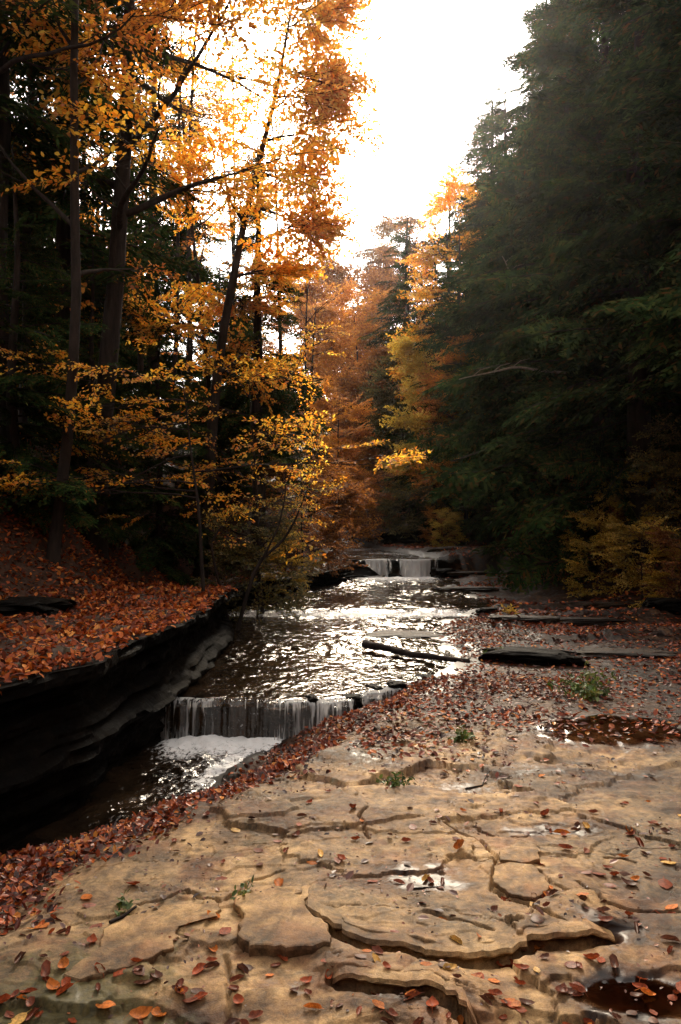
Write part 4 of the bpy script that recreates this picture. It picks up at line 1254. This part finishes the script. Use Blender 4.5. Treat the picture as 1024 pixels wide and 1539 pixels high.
weed("weed", 600, 1185, "small bright green weed on the edge of the tan slab", 14, 0.10, 1, leafs=0.03)
weed("weed", 880, 1045, "tall leafy green weed right of the dark undercut rock", 22, 0.27, 2, leafs=0.05)
weed("weed", 745, 990, "dark green weed at the left end of the undercut rock", 14, 0.15, 3, leafs=0.05)
weed("weed", 700, 1115, "pale yellow-green sprig in the leaf drift", 6, 0.10, 4, leafs=0.045)
weed("weed", 770, 925, "yellowish tuft beside the small black rock edge", 8, 0.16, 5, 'yellow', 0.06)
weed("weed", 370, 1362, "tiny green sprig in a crack of the pale slab", 4, 0.05, 6, leafs=0.03)
weed("weed", 190, 1372, "tiny green sprig by a twig on the left slab", 4, 0.05, 8, leafs=0.03)

# sticks on the slab
for lab, pix, r in [("short brown stick on the left of the slab", [(165, 1392), (185, 1384), (205, 1372)], 0.008), ("thin dark twig on the damp rock below the leaf drift", [(700, 1188), (725, 1180), (735, 1160)], 0.005),
                    ("thin bent twig beside the wet hollow", [(612, 1352), (640, 1348), (668, 1346)], 0.004)]:
    t = Tubes(); q = np.array([P(*p) for p in pix])
    q[:, 2] = [Hs(a[0], a[1]) + r * 0.9 for a in q]
    k = np.linspace(0, 1, 9)
    q = np.stack([np.interp(k, np.linspace(0, 1, 3), q[:, i]) for i in range(3)], -1)
    t.add(q, r * (1 - 0.4 * k), 7)
    tag(link("stick", t.mesh("stick"), M['bark']), lab, 'stick')

# ------------------------------------------------------------------ leaf litter (a carpet nobody could count)
def scatter(name, n, xr, yr, densf, size, tilt, mat, seed, lift=0.012, heap=0.0, edge=False):
    rng = np.random.default_rng(seed)
    x = rng.uniform(*xr, n); y = rng.uniform(*yr, n)
    d = densf(x, y)
    keep = rng.random(n) < d
    x, y = x[keep], y[keep]
    z = H(x, y) + lift * rng.uniform(0.2, 1.6, len(x)) + heap * rng.random(len(x))
    if edge: z = np.where((x < xW(y) + 0.12) & (x > xW(y) - 0.35), np.maximum(z, zS(y) + rng.uniform(-0.005, 0.03, len(x))), z)
    LV = leaves_at(np.stack((x, y, z), -1), rng, size, tilt)
    o = link(name, leaf_mesh(name, LV), M[mat])
    return tag(o, kind='stuff')

def d_left(x, y):
    l = xW(y) - x
    return sstep(-0.11, 0.0, l + 0.06 * fbm(x * 3, y * 3, 137, 2)) * (0.50 + 0.5 * sstep(-0.3, 0.3, fbm(x * 1.1, y * 1.1, 131, 3))) * (1 - 0.35 * sstep(2.4, 3.4, l))
scatter("leaf_litter", 100000, (-11, -1.2), (4.2, 13.5), d_left, 0.060, 0.5, 'litter_bright', 141, edge=True)
scatter("leaf_litter", 9000, (-10, 0.2), (12.4, 24), lambda x, y: sstep(0.0, 0.15, xW(y) - x) * 0.9, 0.10, 0.42, 'litter', 142)
def d_bank(x, y):
    t = (x - xP(y)) / np.maximum(0.25, xE(y) - xP(y)) + 0.18 * fbm(x * 2, y * 2, 133, 3)
    return sstep(0.02, 0.22, t) * (1 - sstep(0.72, 1.02, t)) * (y < 7.9) * (1 - 0.5 * sstep(5.4, 6.2, y))
scatter("leaf_litter", 80000, (-3.2, 1.0), (2.2, 7.8), d_bank, 0.040, 0.5, 'litter', 143)
def d_mid(x, y):
    n = fbm(x * 0.9, y * 1.0, 134, 4)
    c = np.exp(-((x - (0.40 + 0.24 * (y - 5.5))) / (0.62 + 0.06 * np.maximum(0, y - 6))) ** 2) * sstep(4.6, 5.8, y)
    c = np.maximum(c * (0.72 + 0.5 * n), 0.30 * sstep(8, 10, y) * sstep(0.0, 0.5, n))
    c = np.maximum(c, sstep(5.2, 6.5, y) * (0.20 + 0.60 * sstep(0.0, 0.5, n)))
    return np.clip(c, 0, 1) * sstep(-0.05, 0.25, x - xR(y) + 0.6 * (y < 8)) * sstep(0.5, 0.8, (x - xP(y)) / np.maximum(0.25, xE(y) - xP(y)))
scatter("leaf_litter", 60000, (-1.0, 5.0), (4.6, 12), d_mid, 0.050, 0.35, 'litter', 144)
scatter("leaf_litter", 40000, (0.0, 7.5), (11, 26), lambda x, y: np.clip(0.25 + 0.9 * fbm(x * 0.6, y * 0.6, 135, 4), 0, 1) * sstep(0.1, 0.4, x - xR(y)), 0.085, 0.35, 'litter', 145)
scatter("leaf_litter", 9000, (3.5, 13), (10, 26), lambda x, y: sstep(-0.2, 0.5, x - xB(y)) * 0.8, 0.11, 0.5, 'litter', 146)

def d_deb(x, y):
    t = (x - xP(y)) / np.maximum(0.25, xE(y) - xP(y))
    return (t > 0.9) * np.clip(0.30 + 0.9 * fbm(x * 2.2, y * 2.2, 139, 3), 0.03, 1)
scatter("leaf_debris", 9000, (-1.6, 3.2), (2.2, 6.5), d_deb, 0.017, 0.4, 'litter_wet', 147, lift=0.004)
scatter("leaf_debris", 1500, (-1.6, 3.2), (2.9, 6.5), d_deb, 0.045, 0.3, 'litter_wet', 148, lift=0.006)

# ------------------------------------------------------------------ single fallen leaves on the slab
def curled(seed, curl, bend, wid=0.30):
    """one leaf blade with a midrib fold, curled along and across"""
    nu, nv = 10, 5
    u = np.linspace(0, 1, nu); v = np.linspace(-1, 1, nv)
    U, W = np.meshgrid(u, v, indexing='ij')
    rng = np.random.default_rng(seed)
    wd = wid * np.sin(PI * U ** 0.85) ** 0.8 * (1 + 0.16 * perm_noise(U * 6, np.sign(W) * 3.3, seed + 40)) + 0.006
    a = W * wd
    y = np.sin(a * curl) / curl if curl else a
    z = (1 - np.cos(a * curl)) / curl if curl else 0.12 * np.abs(a)
    x = U - 0.5
    z = z + bend * (x ** 2) + 0.02 * perm_noise(U * 4, W * 2, seed)
    V = np.stack((x, y, z - (z.min())), -1).reshape(-1, 3)
    V2 = np.concatenate((V, np.array([(-0.50, -0.012, z[0, 2] - z.min()), (-0.50, 0.012, z[0, 2] - z.min()), (-0.74, 0.015, 0.02), (-0.74, -0.002, 0.02)])))
    n = nu * nv
    return mesh_np("fallen_leaf", V2, [grid_faces(nu, nv), np.array([[n, n + 1, n + 2, n + 3]])])
SHAPES = [("flat", curled(1, 0.5, 0.1)), ("flat", curled(2, -0.8, -0.1, 0.33)), ("curled", curled(3, 4.5, 0.3)), ("curled", curled(4, 3.4, 0.7, 0.36)), ("rolled", curled(5, 8.0, 0.2)), ("cupped", curled(6, 2.2, 0.9, 0.34)), ("folded", curled(7, 5.5, 0.9, 0.38))]
def fallen_mat(name, c, rough, spec):
    m, N, L = newmat(name)
    tc = N.new("ShaderNodeTexCoord"); oi = N.new("ShaderNodeObjectInfo")
    n = noise(N, L, tc.outputs['Object'], 5.0, 5, 0.7)
    var = maprange(N, L, n.outputs[0], 0.3, 0.7, 0.45, 1.3)
    col = mixc(N, L, 1.0, c, var, 'MULTIPLY')
    rv = math_n(N, L, 'ADD', math_n(N, L, 'MULTIPLY', oi.outputs['Random'], 0.6), 0.7)
    col = mixc(N, L, 1.0, col, rv, 'MULTIPLY')
    b = N.new("ShaderNodeBsdfPrincipled"); L.new(col, b.inputs['Base Color'])
    b.inputs['Roughness'].default_value = rough; b.inputs['Specular IOR Level'].default_value = spec * 0.5
    t = N.new("ShaderNodeBsdfTranslucent"); L.new(col, t.inputs[0])
    mx = N.new("ShaderNodeMixShader"); mx.inputs[0].default_value = 0.25
    L.new(b.outputs[0], mx.inputs[1]); L.new(t.outputs[0], mx.inputs[2])
    o = N.new("ShaderNodeOutputMaterial"); L.new(mx.outputs[0], o.inputs[0])
    return m
COLS = {'rust-red': fallen_mat('fallen_rust', (0.25, 0.050, 0.016), 0.6, 0.25), 'orange': fallen_mat('fallen_orange', (0.46, 0.13, 0.022), 0.6, 0.2),
        'dark brown': fallen_mat('fallen_brown', (0.10, 0.036, 0.020), 0.5, 0.3), 'yellow-tan': fallen_mat('fallen_tan', (0.58, 0.33, 0.09), 0.55, 0.3), 'reddish brown': fallen_mat('fallen_red', (0.18, 0.048, 0.024), 0.5, 0.3)}
for s, me in SHAPES: me.materials.append(COLS['rust-red'])
ZONES = [("on the wet dark rock at the bottom right corner", lambda px, py: px > 850 and py > 1440), ("in front of the broken step at the bottom", lambda px, py: py > 1455 and 440 <= px <= 850),
         ("on the brown rock at the bottom left", lambda px, py: py > 1440 and px < 350), ("below the pale straight edged plate", lambda px, py: py > 1440 and px < 440),
         ("on the pale slab at the left", lambda px, py: px < 350), ("around the shiny wet hollow", lambda px, py: 560 < px < 740 and 1290 < py < 1385),
         ("on the small cracked plates at the right", lambda px, py: px >= 740 and 1280 < py), ("on the damp rock behind the cracks", lambda px, py: px >= 660 and py < 1230),
         ("on the broad tan slab above the step", lambda px, py: py > 1290), ("on the tan slab near the green weed", lambda px, py: px < 660), ("by the long crack and the shallow puddle", lambda px, py: True)]
FIX = [(420, 1338, 'curled', 'orange', 34), (395, 1405, 'flat', 'orange', 30), (685, 1434, 'rolled', 'yellow-tan', 34), (212, 1520, 'cupped', 'orange', 40), (492, 1476, 'folded', 'rust-red', 34), (875, 1378, 'flat', 'orange', 24),
       (900, 1326, 'flat', 'rust-red', 26), (945, 1340, 'cupped', 'dark brown', 30), (760, 1447, 'folded', 'rust-red', 36), (180, 1474, 'flat', 'rust-red', 28), (210, 1477, 'flat', 'reddish brown', 24), (232, 1398, 'flat', 'dark brown', 38),
       (245, 1378, 'rolled', 'orange', 34), (300, 1465, 'curled', 'rust-red', 34), (320, 1390, 'cupped', 'orange', 26), (95, 1462, 'cupped', 'orange', 32), (70, 1470, 'folded', 'reddish brown', 40), (30, 1452, 'rolled', 'dark brown', 36),
       (150, 1452, 'flat', 'dark brown', 28), (220, 1450, 'rolled', 'dark brown', 24), (130, 1350, 'flat', 'orange', 30), (200, 1335, 'curled', 'rust-red', 26), (355, 1254, 'flat', 'yellow-tan', 22), (430, 1295, 'rolled', 'rust-red', 28),
       (690, 1292, 'folded', 'orange', 34), (640, 1334, 'rolled', 'yellow-tan', 28), (665, 1338, 'rolled', 'reddish brown', 26), (820, 1232, 'folded', 'rust-red', 26), (845, 1260, 'rolled', 'orange', 30), (945, 1256, 'rolled', 'orange', 38),
       (960, 1276, 'rolled', 'rust-red', 34), (850, 1288, 'curled', 'rust-red', 26), (710, 1196, 'flat', 'orange', 30), (1000, 1340, 'flat', 'rust-red', 34), (1010, 1385, 'flat', 'orange', 30), (665, 1398, 'rolled', 'orange', 22),
       (870, 1500, 'flat', 'reddish brown', 36), (890, 1465, 'folded', 'rust-red', 34), (1000, 1392, 'cupped', 'rust-red', 34), (740, 1515, 'curled', 'rust-red', 38), (770, 1520, 'flat', 'orange', 34), (690, 1530, 'folded', 'orange', 36),
       (715, 1482, 'flat', 'orange', 26), (620, 1512, 'rolled', 'reddish brown', 40), (565, 1462, 'curled', 'yellow-tan', 28), (595, 1425, 'flat', 'reddish brown', 24), (640, 1470, 'flat', 'orange', 22), (470, 1520, 'rolled', 'orange', 34),
       (300, 1505, 'curled', 'rust-red', 32), (270, 1490, 'folded', 'reddish brown', 30), (365, 1465, 'rolled', 'dark brown', 40), (470, 1310, 'flat', 'orange', 22), (545, 1245, 'flat', 'orange', 26), (530, 1230, 'folded', 'rust-red', 24)]
rng = np.random.default_rng(77)
spots = [(a, b, c, d, e) for a, b, c, d, e in FIX]
cols = list(COLS)
tries = 0
while len(spots) < 285 and tries < 6000:
    tries += 1
    py = 1180 + 375 * rng.random() ** 0.8; px = rng.uniform(-10, 1034)
    p = P(px, py)
    t = (p[0] - float(xP(p[1]))) / max(0.25, float(xE(p[1]) - xP(p[1])))
    if t < 0.95: continue
    dens = 0.40 + 0.4 * float(perm_noise(np.array([p[0] * 2.2]), np.array([p[1] * 2.2]), 151)[0]) + 0.25 * (py > 1440) + 0.2 * (px > 700) + 0.15 * (py < 1260)
    if 470 < px < 740 and 1350 < py < 1440: dens *= 0.35
    if rng.random() > dens: continue
    s = SHAPES[rng.integers(len(SHAPES))][0]
    spots.append((px, py, s, cols[rng.choice(5, p=(0.36, 0.11, 0.26, 0.05, 0.22))], None))
for px, py, shp, col, ln in spots:
    p = P(px, py); me = [m for s, m in SHAPES if s == shp][int(rng.integers(len([1 for s, m in SHAPES if s == shp])))]
    L = (ln * p[1] / F * 0.9) if ln else rng.uniform(0.034, 0.072)
    o = link("fallen_leaf", me, None)
    z = Hs(p[0], p[1])
    o.location = (p[0], p[1], z + 0.003)
    o.rotation_euler = (rng.normal(0, 0.14), rng.normal(0, 0.14), rng.uniform(0, 2 * PI))
    o.scale = (L, L * rng.uniform(0.85, 1.15), L)
    o.material_slots[0].link = 'OBJECT'; o.material_slots[0].material = COLS[col]
    zone = [z_ for z_, f in ZONES if f(px, py)][0]
    tag(o, f"{shp} {col} fallen leaf {zone}", 'leaf', 'fallen leaves on the slab')

# ------------------------------------------------------------------ haze in the valley air
def haze_box(dens):
    m, N, L = newmat("valley_haze")
    v = N.new("ShaderNodeVolumePrincipled")
    v.inputs['Color'].default_value = (0.95, 0.93, 0.90, 1); v.inputs['Density'].default_value = dens
    v.inputs['Anisotropy'].default_value = 0.88
    o = N.new("ShaderNodeOutputMaterial"); L.new(v.outputs[0], o.inputs['Volume'])
    a, b = np.array((-300.0, -80.0, -2.5)), np.array((300.0, 520.0, 52.0))
    V = np.array([[(a, b)[i & 1][0], (a, b)[i >> 1 & 1][1], (a, b)[i >> 2][2]] for i in range(8)])
    Q = np.array([[0, 2, 3, 1], [4, 5, 7, 6], [0, 1, 5, 4], [2, 6, 7, 3], [0, 4, 6, 2], [1, 3, 7, 5]])
    tag(link("haze", mesh_np("haze", V, [Q], smooth=False), m), kind='stuff')
haze_box(0.00024)
